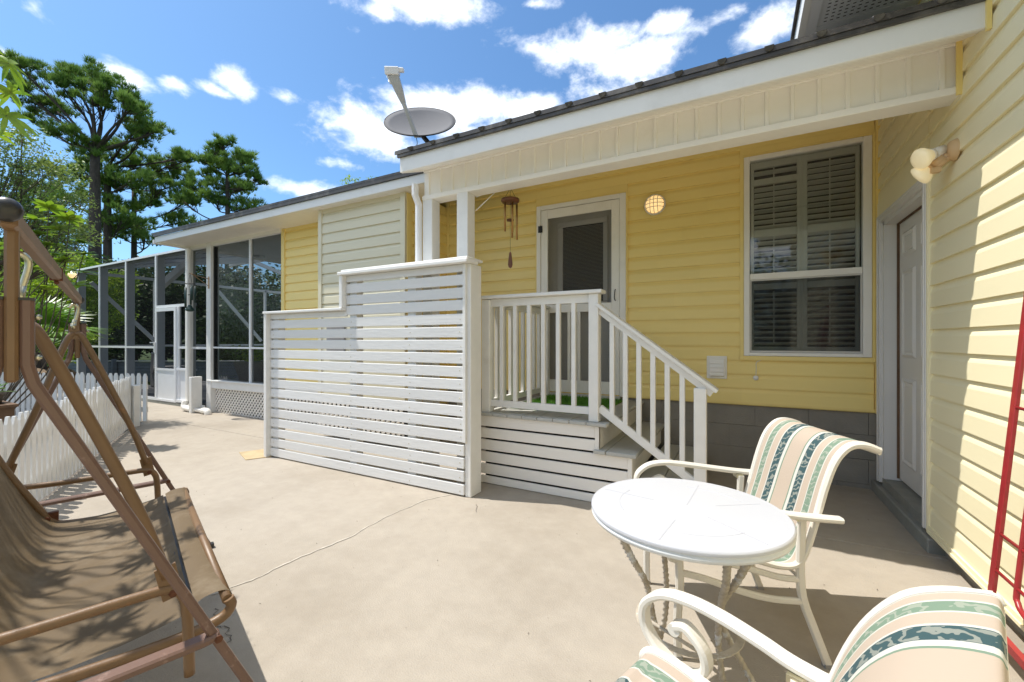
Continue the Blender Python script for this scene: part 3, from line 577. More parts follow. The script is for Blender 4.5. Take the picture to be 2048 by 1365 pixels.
# ------------------------------------------------------------ lights fixed to the house
def small_lights():
    c = (-.737, 4.36, 2.54)
    t = thing('bulkhead_light', c, 'round caged bulkhead light glowing warm on the yellow wall beside the porch door', 'wall light')
    b = MB(); b.lathe([(0, 0), (.100, 0), (.104, -.012), (.10, -.03), (.088, -.034), (.084, -.02), (0, -.02)], c, 28, 'y'); b.obj('base', 'lamp_body', t)
    b = MB(); b.lathe([(.083, -.022), (.080, -.045), (.062, -.066), (.03, -.078), (0, -.081)], c, 24, 'y'); b.obj('glass_dome', 'lamp_glass', t)
    b = MB()
    for o in (-.035, 0, .035):
        h = math.sqrt(max(.088 ** 2 - o * o, 0))
        for ax in (0, 1):
            pts = [(c[0] + (o if ax else h * s), c[1] - .026 - .062 * math.sqrt(max(0, 1 - (h * s / .09) ** 2 - (o / .09) ** 2)), c[2] + (h * s if ax else o)) for s in np.linspace(-1, 1, 9)]
            b.tube(pts, .0035, 6)
    b.obj('wire_guard', 'lamp_body', t)
    c = (.966, 2.976, 2.174)
    t = thing('twin_floodlight', c, 'tan twin head floodlight with two cream bulbs above the white side door', 'floodlight')
    b = MB(); b.lathe([(0, -.03), (.02, -.03), (.045, -.022), (.055, 0), (.055, .004), (0, .004)], c, 22, 'x'); b.obj('back_plate', 'lamp_tan', t)
    for hp, end, m in (((.935, 3.0, 2.19), (.845, 2.965, 2.155), 'lamp_body'), ((.935, 2.985, 2.15), (.85, 3.03, 2.085), 'lamp_tan')):
        h, e = Vector(hp), Vector(end); d = (e - h).normalized()
        q = MB(); q.tube([(.955, 2.98, hp[2]), h], .012, 10); q.ball(h, .017); q.tube([h + d * .005, h + d * .06], .028, 14); q.tube([h + d * .06, h + d * .072], .031, 14); s = q.obj('lamp_holder', m, t)
        q = MB(); Rm = d.to_track_quat('Z', 'Y').to_matrix(); vb = MB().lathe([(.022, .0), (.034, .025), (.052, .052), (.054, .068), (.045, .078), (.02, .084), (0, .085)], seg=20)
        q.add([h + d * .055 + Rm @ Vector(v) for v in vb.v], vb.f, True); q.obj('bulb', 'bulb', s)
    q = MB(); q.tube([(.955, 2.975, 2.15), (.90, 2.99, 2.10)], .014, 10); q.box(.875, .915, 2.975, 3.005, 2.075, 2.10); q.obj('motion_sensor', 'lamp_tan', t)
small_lights()

# ------------------------------------------------------------ porch steps with railing
def porch():
    P = thing('porch_steps', (-1.0, 3.06, 0), 'white painted wooden porch steps with slatted skirt, baluster railing and grey treads', 'steps')
    YF, YB = 3.06, 4.40
    # deck planks, side by side, ends to the front
    x = -1.955
    pl = MB(); pl.box(0, .130, 0, YB - YF + .025, 0, .026)
    pieces('deck_plank', pl, 'deck_grey', P, [(-1.945 + k * .1345, YF - .025, .572) for k in range(8)], bevel=.004)
    for x0, x1, zt in ((-.995, -.86, .40), (-.855, -.64, .40), (-.645, -.49, .205), (-.485, -.28, .205)):
        q = MB(); q.box(x0 if x0 > -.99 else -.95, x1, YF - .03, YB - .06, zt - .028, zt); q.obj('tread_plank', 'deck_grey', P, bevel=.004)
    q = MB(); q.box(-.868 - .11, -.862 + .012, YF - .03, YB, .572, .598); q.obj('tread_plank', 'deck_grey', P, bevel=.005)
    for x, z0, z1 in ((-.935, .40, .570), (-.70, .205, .372), (-.33, .0, .177)):
        q = MB(); q.box(x, x + .022, YF + .002, YB - .06, z0, z1); q.obj('riser_board', 'skirt', P, bevel=.002)
    # skirt boards with dark gaps
    zs = [(.482, .572), (.384, .466), (.283, .368), (.183, .266), (.081, .166), (.004, .064)]
    for i, (a, b_) in enumerate(zs):
        x1 = -.945 if a > .37 else (-.705 if a > .17 else -.345)
        q = MB(); q.box(-1.94, x1, YF - .002, YF + .018, a, b_); q.obj('skirt_board', 'skirt', P, bevel=.003)
    for x, z in ((-.945, .572), (-.705, .372), (-.345, .177)):
        q = MB(); q.box(x, x + .032, YF - .004, YF + .03, z - .2 if z > .2 else 0, z - .002); q.obj('corner_board', 'skirt', P, bevel=.003)
    q = MB(); q.box(-1.93, -.98, YF + .03, YB, .0, .02); q.box(-1.93, -1.9, YF + .06, YB, 0, .57); q.box(-1.93, -1.0, YF + .5, YF + .53, 0, .57); q.obj('under_frame', 'black', P)
    # railing
    def rail(a, b_, w, t): q = MB(); q.bar(a, b_, w, t); return q
    RY = 3.115
    q = MB(); q.box(-1.00, -.925, RY - .04, RY + .04, .598, 1.555); q.obj('newel_post', 'white_paint', P, bevel=.004)
    q = MB(); q.box(-.272, -.195, RY - .04, RY + .04, 0, .885); q.obj('newel_post', 'white_paint', P, bevel=.004)
    q = MB(); q.box(-1.945, -1.865, RY - .04, RY + .04, .598, 1.55); q.obj('newel_post', 'white_paint', P, bevel=.004)
    q = MB(); q.box(-1.955, -.895, RY - .062, RY + .062, 1.555, 1.583); q.obj('cap_rail', 'white_paint', P, bevel=.005)
    q = MB(); q.box(-1.865, -1.0, RY - .018, RY + .018, 1.49, 1.554); q.obj('top_rail', 'white_paint', P, bevel=.003)
    q = MB(); q.box(-1.865, -1.0, RY - .018, RY + .018, .645, .70); q.obj('bottom_rail', 'white_paint', P, bevel=.003)
    bal = MB(); bal.box(-.017, .017, -.017, .017, 0, .795); pieces('baluster', bal, 'white_paint', P, [(x, RY, .6985) for x in (-1.765, -1.638, -1.510, -1.383, -1.256, -1.128)], bevel=.003)
    # left return of the railing, towards the house wall
    LX = -1.905
    q = MB(); q.box(LX - .06, LX + .06, RY + .065, 4.345, 1.555, 1.583); q.obj('cap_rail', 'white_paint', P, bevel=.005)
    q = MB(); q.box(LX - .018, LX + .018, RY + .042, 4.30, 1.49, 1.554); q.obj('top_rail', 'white_paint', P, bevel=.003)
    q = MB(); q.box(LX - .018, LX + .018, RY + .042, 4.30, .645, .70); q.obj('bottom_rail', 'white_paint', P, bevel=.003)
    pieces('baluster', bal, 'white_paint', P, [(LX, 3.27 + k * .128, .6985) for k in range(8)], bevel=.003)
    q = MB(); q.box(LX - .045, LX + .045, 4.30, 4.36, .598, 1.55); q.obj('newel_post', 'white_paint', P, bevel=.004)
    # sloping handrail
    a, b_ = Vector((-.94, RY, 1.475)), Vector((-.13, RY, .868))
    q = rail(a, b_, .115, .026); q.obj('handrail', 'white_paint', P, bevel=.005)
    d = Vector((0, 0, -.032)); q = rail(a + d + Vector((.012, 0, -.012)), b_ + d + Vector((-.03, 0, .015)), .038, .05); q.obj('top_rail', 'white_paint', P, bevel=.003)
    q = rail((-.925, RY, .70), (-.272, RY, .243), .036, .055); q.obj('bottom_rail', 'white_paint', P, bevel=.003)
    for x in (-.83, -.733, -.637, -.54, -.444, -.347):
        zb = .70 + (x + .925) * (-.70) + .02; zt = 1.475 + (x + .94) * (-.75) - .055
        q = MB(); q.box(x - .017, x + .017, RY - .017, RY + .017, zb, zt); q.obj('baluster', 'white_paint', P, bevel=.003)
    # doormat of turf lying on the deck
    V = []; F = []
    for i in range(9000):
        x = random.uniform(-1.80, -1.03); y = random.uniform(3.36, 4.24); h = random.uniform(.018, .042); a = random.random() * 6.3; w = .0035
        n = len(V); V += [(x - w * math.cos(a), y - w * math.sin(a), .602), (x + w * math.cos(a), y + w * math.sin(a), .602), (x + random.gauss(0, .014), y + random.gauss(0, .014), .602 + h)]; F.append((n, n + 1, n + 2))
    m = thing('turf_mat', (-1.4, 3.8, .60), 'green artificial turf mat lying on the porch deck before the screen door', 'doormat')
    np_obj('turf_blades', V, F, 'turf', m, kind='stuff')
    q = MB(); q.box(-1.81, -1.02, 3.35, 4.25, .5985, .604); q.obj('mat_backing', 'turf', m)
porch()

# ------------------------------------------------------------ stepped slat screen
def slat_screen():
    P = thing('slat_screen', (-3.0, 2.72, 0), 'stepped white privacy screen of horizontal slats standing on the patio', 'privacy screen')
    Y0, Y1 = 2.70, 2.722
    z = .012; k = 0
    while z < 1.73:
        h = .082; x0 = -4.292 if z + h < 1.45 else -3.165
        if z + h > 1.455 and z < 1.47: z += .1013; continue
        if z + h > 1.755: break
        q = MB(); dz = random.uniform(-.003, .003); q.add([(x0, Y0, z + dz), (-1.868, Y0, z - dz), (-1.868, Y1, z - dz), (x0, Y1, z + dz), (x0, Y0, z + h + dz), (-1.868, Y0, z + h - dz), (-1.868, Y1, z + h - dz), (x0, Y1, z + h + dz)],
                   [(0, 3, 2, 1), (4, 5, 6, 7), (0, 1, 5, 4), (1, 2, 6, 5), (2, 3, 7, 6), (3, 0, 4, 7)]); q.obj('slat', 'white_grain', P, bevel=.003); z += .1013
    q = MB(); q.box(-3.165, -1.868, Y0, Y1, 1.437, 1.518); q.obj('slat', 'white_grain', P, bevel=.003)
    q = MB(); q.box(-4.292, -3.165, Y0, Y1, 1.425, 1.475); q.obj('slat', 'white_grain', P, bevel=.003)
    q = MB(); q.box(-3.165, -1.868, Y0, Y1, 1.735, 1.792); q.obj('slat', 'white_grain', P, bevel=.003)
    q = MB(); q.box(-4.335, -4.293, 2.655, 2.79, .0, 1.478); q.obj('end_trim', 'white_paint', P, bevel=.004)
    q = MB(); q.box(-4.34, -3.168, 2.645, 2.80, 1.478, 1.502); q.obj('cap_board', 'white_paint', P, bevel=.004)
    q = MB(); q.box(-3.208, -3.166, 2.655, 2.79, 1.502, 1.794); q.obj('step_trim', 'white_paint', P, bevel=.004)
    q = MB(); q.box(-3.215, -1.80, 2.640, 2.80, 1.794, 1.822); q.obj('cap_board', 'white_paint', P, bevel=.004)
    q = MB(); q.box(-3.19, -1.81, 2.66, 2.885, 1.8225, 1.842); q.obj('cap_board', 'white_paint', P, bevel=.004)
    q = MB(); q.box(-1.866, -1.812, 2.712, 2.865, 0, 1.793); q.obj('end_post', 'white_paint', P, bevel=.005)
    q = MB(); q.box(-1.874, -1.846, 2.690, 2.711, .42, 1.793); q.obj('edge_strip', 'white_paint', P, bevel=.003)
    sc = MB()
    for k in range(14):
        for x in (-4.24, -3.10, -2.41, -1.90): z = .05 + k * .1013; sc.lathe([(0, 0), (.0045, 0), (.0045, .001), (0, .001)], (x + random.uniform(-.008, .008), Y0 - .0012, z + random.uniform(-.01, .01)), 8, 'y')
    sc.obj('screw_heads', 'zinc', P, kind='stuff')
    for x in (-4.28, -3.14, -2.45):
        q = MB(); q.box(x, x + .085, 2.7235, 2.80, 0, 1.44 if x < -3.2 else 1.79); q.obj('support_post', 'white_paint', P)
slat_screen()

# ------------------------------------------------------------ the wing with the screened room
def lattice(parent, x0, x1, z0, z1, y, pitch=.078, w=.024, m='skirt'):
    for s in (1, -1):
        t = x0 - (z1 - z0) if s > 0 else x0
        t0 = x0 - (z1 - z0); n = int((x1 - t0) / pitch) + 1
        for k in range(n):
            c = t0 + k * pitch
            # line through (c, z0) going right and up (s=1); mirrored for s=-1
            a = max(x0, c); b_ = min(x1, c + (z1 - z0))
            if b_ - a < .03: continue
            za, zb = z0 + (a - c), z0 + (b_ - c)
            if s < 0: a, b_ = x0 + x1 - a, x0 + x1 - b_
            q = MB(); q.bar((a, y - s * .004, za), (b_, y - s * .004, zb), w, .007, up=(0, 1, 0)); q.obj('lattice_slat', m, parent)
def wing():
    Wg = thing('house_wing', (-6.0, 3.95, 0), 'far yellow wing with low eave, tall screened window and white lattice skirt', 'house')
    b = MB(); b.box(-5.96, -4.71, 3.955, 4.10, .42, 2.86); b.box(-4.71, -3.29, 3.615, 4.40, .45, 2.86); b.box(-3.40, -3.30, 3.70, 4.5, 0, 2.9); ww = b.obj('wing_wall', 'siding_trim', Wg)
    courses(ww, 'x', 3.955, -5.90, 1.20, .53, range(0, 19)); courses(ww, 'x', 3.615, -4.65, 1.31, .53, range(0, 19), 'siding_skylit')
    mb = MB(); n = len(PROF)                                            # boards of the side face, seen from the right
    for t in (0, .70): mb.v += [(o, t, z) for o, z in PROF]
    mb.f = [tuple(range(n)), tuple(reversed(range(n, 2 * n)))] + [(i, n + i, n + (i + 1) % n, (i + 1) % n) for i in range(n)]; mb.sm = [False] * len(mb.f)
    pieces('siding_board', mb, 'siding', ww, [(-3.29, 3.68, .53 + k * CH) for k in range(18)])
    b = MB(); b.box(-4.715, -4.65, 3.585, 3.63, .45, 2.855); b.obj('corner_trim', 'siding_skylit', ww, bevel=.003)
    b = MB(); b.box(-3.34, -3.268, 3.585, 3.615, .45, 2.855); b.obj('corner_trim', 'siding_skylit', ww, bevel=.003); b = MB(); b.box(-3.29, -3.262, 3.616, 3.69, .45, 2.855); b.obj('corner_trim', 'siding_trim', ww, bevel=.003)
    b = MB(); b.box(-5.975, -5.90, 3.92, 3.97, .44, 2.855); b.obj('corner_trim', 'siding_trim', ww, bevel=.003)
    b = MB(); b.box(-4.55, -4.22, 3.575, 3.598, 1.02, 1.42); b.obj('meter_box', 'pot_grey', Wg, bevel=.01)
    # posts, sill beam, lattice
    b = MB(); b.box(-7.945, -7.81, 3.885, 4.02, .0, 2.855); b.obj('room_post', 'white_paint', Wg, bevel=.004)
    b = MB(); b.box(-8.60, -8.50, 3.885, 3.99, .06, 2.825); b.obj('corner_post', 'white_paint', Wg, bevel=.004)
    b = MB(); b.rbar(curve([(-8.43, 3.84, 2.80), (-8.43, 3.84, .35), (-8.43, 3.835, .16)], 3), .085, .065, (1, 0, 0)); b.obj('downspout', 'vinyl_white', Wg)
    b = MB(); b.tube(curve([(-8.43, 3.80, .17), (-8.42, 3.775, .08), (-8.34, 3.77, .055), (-8.10, 3.76, .05)], 5), .048, 12); b.tube([(-8.14, 3.76, .05), (-7.78, 3.77, .048)], .035, 10); b.tube(curve([(-7.80, 3.77, .05), (-7.70, 3.77, .055), (-7.66, 3.77, .03), (-7.655, 3.77, .0)], 4), .05, 12); b.obj('drain_pipe', 'vinyl_white', Wg)
    b = MB(); b.box(-7.90, -4.72, 3.90, 3.99, .41, .525); b.box(-7.92, -5.96, 3.875, 4.08, .525, .548); b.obj('sill_beam', 'white_paint', Wg, bevel=.004)
    lp = thing('lattice_skirt', (-6.3, 3.965, 0), 'white diamond lattice panel closing the gap under the wing sill', 'lattice')
    lattice(lp, -7.86, -4.73, .0, .41, 3.96, m='skirt')
    lp = thing('lattice_skirt', (-4.0, 3.60, 0), 'white diamond lattice under the projecting bay, seen through the slat screen', 'lattice')
    lattice(lp, -4.70, -3.30, .04, .45, 3.60, m='skirt')
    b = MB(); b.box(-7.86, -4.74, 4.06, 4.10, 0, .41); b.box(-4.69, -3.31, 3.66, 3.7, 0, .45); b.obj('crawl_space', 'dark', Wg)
    # the tall window of the room
    b = MB(); b.box(-7.81, -5.965, 3.93, 3.975, 2.795, 2.855); b.box(-6.79, -6.745, 3.925, 3.975, .548, 2.795); b.box(-7.81, -5.965, 3.928, 3.97, 1.075, 1.105); b.obj('window_frame', 'alu_white', Wg, bevel=.003)
    b = MB(); b.box(-5.99, -5.965, 3.93, 3.99, .548, 2.795); b.box(-7.81, -7.795, 3.93, 3.99, .548, 2.795); b.obj('dark_jamb', 'dark', Wg)
    for x0, x1 in ((-7.81, -6.79), (-6.745, -5.965)):
        for z0, z1 in ((.548, 1.075), (1.105, 2.795)):
            q = MB(); q.quad((x0, 3.95, z0), (x1, 3.95, z0), (x1, 3.95, z1), (x0, 3.95, z1)); q.obj('window_film', 'film', Wg)
    b = MB(); b.box(-8.50, -7.945, 3.93, 3.97, 1.06, 1.10); b.obj('panel_rail', 'alu_white', Wg); b = MB(); b.box(-8.50, -7.945, 3.93, 3.98, 2.79, 2.85); b.obj('panel_rail', 'alu_white', Wg)
    b = MB(); b.quad((-8.50, 3.95, .08), (-7.945, 3.95, .08), (-7.945, 3.95, 2.79), (-8.50, 3.95, 2.79)); b.obj('insect_screen', 'screen', Wg)
    pk = MB(); pk.add([(-.022, 0, 0), (.022, 0, 0), (.022, 0, .42), (0, 0, .46), (-.022, 0, .42), (-.022, .015, 0), (.022, .015, 0), (.022, .015, .42), (0, .015, .46), (-.022, .015, .42)], [(0, 1, 2, 3, 4), (9, 8, 7, 6, 5), (0, 5, 6, 1), (1, 6, 7, 2), (2, 7, 8, 3), (3, 8, 9, 4), (4, 9, 5, 0)])
    gt = thing('low_gate', (-8.2, 4.2, 0), 'low white picket gate inside the screened room, behind the mesh', 'gate')
    pieces('picket', pk, 'white_paint', gt, [(-8.47 + k * .075, 4.2, .12) for k in range(8)])
    b = MB(); b.box(-8.5, -7.9, 4.216, 4.24, .2, .25); b.box(-8.5, -7.9, 4.216, 4.24, .45, .49); b.obj('rail', 'white_paint', gt)
    # roof and soffit
    XL, XR = -8.66, -2.49
    b = MB(); SL = .4
    b.add([(XL - .06, 3.43, 2.985), (XR, 3.43, 2.985), (XR, 6.6, 2.985 + 3.17 * SL), (XL - .06, 6.6, 2.985 + 3.17 * SL), (XL - .06, 3.43, 3.01), (XR, 3.43, 3.01), (XR, 6.6, 3.01 + 3.17 * SL), (XL - .06, 6.6, 3.01 + 3.17 * SL)], [(0, 3, 2, 1), (4, 5, 6, 7), (0, 1, 5, 4), (1, 2, 6, 5), (2, 3, 7, 6), (3, 0, 4, 7)])
    b.box(XL - .01, XR, 3.432, 3.452, 2.945, 2.986); wr = b.obj('wing_roof', 'roof_metal', Wg)
    rb = MB(); sec = [(.024 * math.cos(t), .024 * math.sin(t)) for t in np.linspace(0, math.pi, 11)]
    rb.sweep([(0, 0, 0), (0, 3.1, 3.1 * SL)], sec, side=(1, 0, 0), smooth=True); pieces('roof_rib', rb, 'roof_metal', wr, [(XL + .02 + k * .2225, 3.428, 3.008) for k in range(27)])
    b = MB(); b.box(XL, XR, 3.455, 3.475, 2.845, 2.945); b.box(XL, XL + .02, 3.475, 6.6, 2.845, 2.95); b.box(XL - .04, XL - .001, 3.44, 3.50, 2.83, 2.90); b.obj('fascia_board', 'fascia', wr, bevel=.003)
    x = XL + .02
    while x < XR:
        q = MB(); q.box(x, x + .096, 3.475, 3.955, 2.862 - .006, 2.872); q.box(x + .096, x + .1, 3.475, 3.955, 2.862, 2.872); q.obj('soffit_panel', 'vinyl_white', wr); x += .1
    b = MB(); b.box(-8.62, -5.96, 3.90, 3.99, 2.80, 2.857); b.box(XL + .02, XL + .12, 3.475, 3.9, 2.825, 2.857); b.obj('header_beam', 'vinyl_white', Wg)
    b = MB(); b.box(-8.6, -4.7, 4.0, 6.6, 2.875, 2.90); b.box(-4.8, -4.7, 4.1, 7, 0, 2.875); b.obj('room_ceiling', 'vinyl_white', Wg)
    b = MB(); b.box(-8.45, -4.8, 4.1, 6.5, .0, .06); b.obj('room_floor', 'deck_dark', Wg)
    for x in (-8.55, -6.7): q = MB(); q.box(x, x + .1, 6.4, 6.5, .06, 2.875); q.obj('rear_post', 'white_paint', Wg)
    b = MB(); b.box(-8.5, -4.8, 6.4, 6.46, .96, 1.0); b.obj('rear_rail', 'white_paint', Wg)
wing()

# ------------------------------------------------------------ pool enclosure
def enclosure():
    E = thing('screen_enclosure', (-11.2, 4.03, 0), 'white framed pool enclosure of dark insect screen with a white door', 'screen enclosure')
    xs = (-13.86, -12.63, -11.32, -10.03)
    for x in xs:
        q = MB(); q.box(x - .022, x + .022, 4.01, 4.16, .05, 2.86); q.obj('upright', 'alu_white', E)
    q = MB(); q.box(-13.88, -8.62, 4.008, 4.055, 2.86, 2.90); q.obj('top_beam', 'alu_white', E)
    q = MB(); q.box(-13.88, -8.62, 4.055, 4.16, 2.84, 2.885); q.obj('gutter_beam', 'alu_white', E)
    q = MB(); q.box(-13.84, -10.05, 4.012, 4.06, 1.055, 1.095); q.obj('mid_rail', 'alu_white', E)
    q = MB(); q.box(-13.9, -8.62, 3.99, 4.2, -.02, .055); q.obj('concrete_curb', 'step_block', E)
    q = MB(); q.box(-13.84, -10.05, 4.012, 4.06, .056, .10); q.obj('base_rail', 'alu_white', E)
    for a, b_ in ((-13.84, -12.65), (-12.61, -11.34), (-11.30, -10.05)):
        for z0, z1 in ((.10, 1.055), (1.095, 2.86)): q = MB(); q.quad((a, 4.03, z0), (b_, 4.03, z0), (b_, 4.03, z1), (a, 4.03, z1)); q.obj('screen_panel', 'screen', E)
    q = MB(); q.quad((-10.0, 4.03, 1.885), (-8.62, 4.03, 1.885), (-8.62, 4.03, 2.86), (-10.0, 4.03, 2.86)); q.obj('screen_panel', 'screen', E)
    q = MB(); q.box(-10.01, -8.62, 4.012, 4.06, 1.835, 1.885); q.obj('door_header', 'alu_white', E)
    # the door
    q = MB(); x0, x1 = -9.985, -9.20
    q.box(x0, x0 + .06, 3.985, 4.01, .06, 1.825); q.box(x1 - .06, x1, 3.985, 4.01, .06, 1.825); q.box(x0 + .06, x1 - .06, 3.985, 4.01, 1.765, 1.825); q.box(x0 + .06, x1 - .06, 3.985, 4.01, .64, .68); q.box(x0 + .06, x1 - .06, 3.985, 4.01, .06, .10)
    d = q.obj('door', 'alu_white', E)
    q = MB(); q.box(x0 + .06, x1 - .06, 3.995, 4.0, .10, .64); q.obj('kick_plate', 'alu_white', d)
    q = MB(); q.quad((x0 + .06, 4.0, .68), (x1 - .06, 4.0, .68), (x1 - .06, 4.0, 1.765), (x0 + .06, 4.0, 1.765)); q.obj('door_mesh', 'screen', d)
    q = MB(); q.box(x0 + .005, x0 + .045, 3.965, 3.985, .98, 1.18); q.bar((x0 + .02, 3.95, 1.17), (x0 - .05, 3.93, 1.17), .02, .02); q.obj('handle', 'alu_white', d)
    # solid panel beside the door
    q = MB(); q.box(-9.19, -9.13, 4.005, 4.05, .06, 1.835); q.box(-8.68, -8.62, 4.005, 4.05, .06, 1.835); q.box(-9.13, -8.68, 4.005, 4.05, 1.06, 1.10); q.box(-9.19, -8.6, 3.99, 4.06, .66, .70); q.box(-9.19, -8.6, 3.985, 4.05, .075, .12)
    q.box(-9.13, -8.68, 4.02, 4.04, .12, .66); q.obj('side_panel', 'alu_white', E)
    q = MB(); q.quad((-9.13, 4.03, .70), (-8.68, 4.03, .70), (-8.68, 4.03, 1.835), (-9.13, 4.03, 1.835)); q.obj('screen_panel', 'screen', E)
    # end wall, rear wall and roof frame seen through the mesh
    for y in (5.5, 7.0, 8.5, 10.0): q = MB(); q.box(-13.88, -13.80, y, y + .05, .05, 2.86); q.obj('end_upright', 'alu_white', E)
    q = MB(); q.box(-13.88, -13.80, 4.16, 10.0, 2.81, 2.88); q.box(-13.88, -13.80, 4.16, 10.0, 1.05, 1.10); q.obj('end_rail', 'alu_white', E)
    for a, b_ in (((-13.84, 4.25, 2.62), (-13.84, 5.62, 1.10)), ((-13.84, 7.1, 2.7), (-13.84, 8.4, 1.2))): q = MB(); q.bar(a, b_, .05, .085); q.obj('end_brace', 'alu_white', E)
    q = MB(); q.bar((-12.4, 5.0, 2.45), (-10.3, 5.0, 3.22), .10, .16); q.bar((-10.3, 5.0, 3.22), (-8.2, 5.0, 2.90), .10, .16); q.obj('roof_truss', 'alu_white', E)
    for y, z in ((4.64, 3.0), (5.6, 3.22), (7.4, 3.5)): q = MB(); q.box(-13.84, -4.9, y, y + .06, z, z + .09); q.obj('purlin', 'alu_white', E)
    for x in (-12.63, -11.32, -10.03, -8.9, -7.4, -6.0): q = MB(); q.bar((x, 4.1, 2.87), (x, 7.4, 3.55), .05, .10); q.bar((x, 7.4, 3.55), (x, 10.0, 2.87), .05, .10); q.obj('rafter', 'alu_white', E)
    for x in (-12.6, -10.8, -9.0, -7.2, -5.4): q = MB(); q.box(x, x + .06, 10.0, 10.08, .05, 2.86); q.obj('rear_upright', 'alu_white', E)
    q = MB(); q.box(-13.84, -4.9, 10.0, 10.08, 2.81, 2.88); q.box(-13.84, -4.9, 10.0, 10.08, 1.0, 1.05); q.obj('rear_rail', 'alu_white', E)
    q = MB(); q.quad((-13.84, 4.2, 2.9), (-4.9, 4.2, 2.9), (-4.9, 7.4, 3.6), (-13.84, 7.4, 3.6)); q.obj('roof_screen', 'screen', E)
    q = MB(); q.box(-13.8, -4.9, 4.2, 10.0, -.03, .03); q.obj('pool_deck', 'deck_dark', E)
    q = MB(); q.bar((-13.2, 5.2, .40), (-12.0, 4.75, .92), .05, .05); q.obj('slide_rail', 'alu_white', E); q = MB(); q.box(-13.3, -12.7, 5.2, 5.9, .03, .55); q.obj('pump_box', 'pot_grey', E, bevel=.03)
    c = (-14.04, 3.98, 2.82)
    t = thing('flood_lamp', c, 'small lit warm lamp on the far corner of the pool enclosure', 'lamp')
    q = MB(); q.lathe([(0, .04), (.03, .04), (.05, .0), (.085, -.06), (.08, -.06), (.045, 0)], c, 16); q.tube([(-13.88, 4.02, 2.88), (-14.04, 3.98, 2.86)], .02, 8); q.obj('shade', 'alu_white', t)
    q = MB(); q.ball((c[0], c[1], c[2] - .05), .085, .085, .07); q.obj('bulb', 'lamp_glass', t)
    # slate blue board fence beyond
    A, B = Vector((-18.3, 4.7, 0)), Vector((-7.5, 10.4, 0)); d = (B - A); Lh = d.length; d.normalize()
    f = thing('board_fence', (-13, 7.6, 0), 'slate blue horizontal board fence beyond the pool enclosure', 'fence')
    for k in range(6): q = MB(); q.bar(A + Vector((0, 0, .02 + k * .1)), B + Vector((0, 0, .02 + k * .1)), .02, .092); q.obj('fence_board', 'slate_fence', f)
    n = 7
    for k in range(n): p = A + d * (Lh * k / (n - 1)); q = MB(); q.box(p.x - .05, p.x + .05, p.y - .12, p.y - .02, -.05, .66); q.obj('fence_post', 'slate_fence', f)
    q = MB(); q.bar(A + Vector((0, 0, .60)), B + Vector((0, 0, .60)), .12, .02); q.obj('fence_cap', 'alu_white', f)
    # planter inside the room window
    p = thing('window_planter', (-7.05, 4.25, .55), 'grey trough of leafy green plants inside the wing window', 'planter')
    q = MB(); q.add([(-7.35, 4.10, .52), (-6.75, 4.10, .52), (-6.75, 4.4, .52), (-7.35, 4.4, .52), (-7.48, 4.06, .86), (-6.68, 4.06, .86), (-6.68, 4.44, .86), (-7.48, 4.44, .86)], [(0, 3, 2, 1), (0, 1, 5, 4), (1, 2, 6, 5), (2, 3, 7, 6), (3, 0, 4, 7), (4, 5, 6, 7)]); q.obj('trough', 'pot_grey', p)
    N = 420; P0 = np.stack([rng.uniform(-7.45, -6.7, N), rng.uniform(4.06, 4.44, N), .88 + .24 * rng.random(N) ** 1.3], 1); leaf_cloud('foliage', P0, .075, 'leaf_yellow', p)
    q = MB(); q.box(-7.6, -6.6, 4.1, 4.5, .06, .52); q.obj('stand', 'dark', p)

# ------------------------------------------------------------ foliage helpers
RV = Vector((math.cos(TH), math.sin(TH), 0)); FV = Vector((-math.sin(TH), math.cos(TH), 0))
def rand_dirs(n):
    d = rng.normal(size=(n, 3)); return d / np.linalg.norm(d, axis=1, keepdims=True)
def leaf_cloud(name, P, size, m, parent=None, up=.4, wide=.5, **tags):       # one folded diamond leaf at each point
    P = np.asarray(P, float); n = len(P); d = rand_dirs(n); d[:, 2] = d[:, 2] * .6 - .1; d /= np.linalg.norm(d, axis=1, keepdims=True)
    r = rand_dirs(n); r[:, 2] += up; s = np.cross(d, r); s /= np.linalg.norm(s, axis=1, keepdims=True) + 1e-6; nn = np.cross(s, d)
    L = (size * rng.uniform(.6, 1.25, n))[:, None]
    V = np.stack([P, P + d * L * .5 + s * L * wide * .5 + nn * L * .06, P + d * L, P + d * L * .5 - s * L * wide * .5 + nn * L * .06], 1).reshape(-1, 3)
    i = np.arange(n)[:, None] * 4; F = np.concatenate([i + [0, 1, 2], i + [0, 2, 3]], 0)
    return np_obj(name, V, F, m, parent, **tags)
def blob_points(c, r, n, flat=1.0, shell=.45):               # points in an uneven ball, denser towards the outside
    d = rand_dirs(n); rad = (shell + (1 - shell) * rng.random(n)) ** .6
    lump = 1 + .28 * np.sin(d[:, 0] * 5 + c[0] * 3) * np.cos(d[:, 1] * 4 + c[1] * 2) + .18 * np.sin(d[:, 2] * 7 + c[2])
    return np.array(c) + d * (rad * lump)[:, None] * np.array([r, r, r * flat])
def tufts(name, P, O, ln, m, parent, k=12, w=.022):           # bursts of needles at P, fanning away from O
    n = len(P); base = P - O; base /= np.linalg.norm(base, axis=1, keepdims=True) + 1e-6; base[:, 2] += .7
    d = rand_dirs(n * k) * .95 + np.repeat(base, k, 0); d /= np.linalg.norm(d, axis=1, keepdims=True)
    Q = np.repeat(P, k, 0); s = np.cross(d, rand_dirs(n * k)); s /= np.linalg.norm(s, axis=1, keepdims=True) + 1e-6
    L = (ln * rng.uniform(.6, 1.1, n * k))[:, None]
    V = np.stack([Q - s * w / 2, Q + s * w / 2, Q + d * L], 1).reshape(-1, 3)
    return np_obj(name, V, np.arange(n * k * 3).reshape(-1, 3), m, parent)
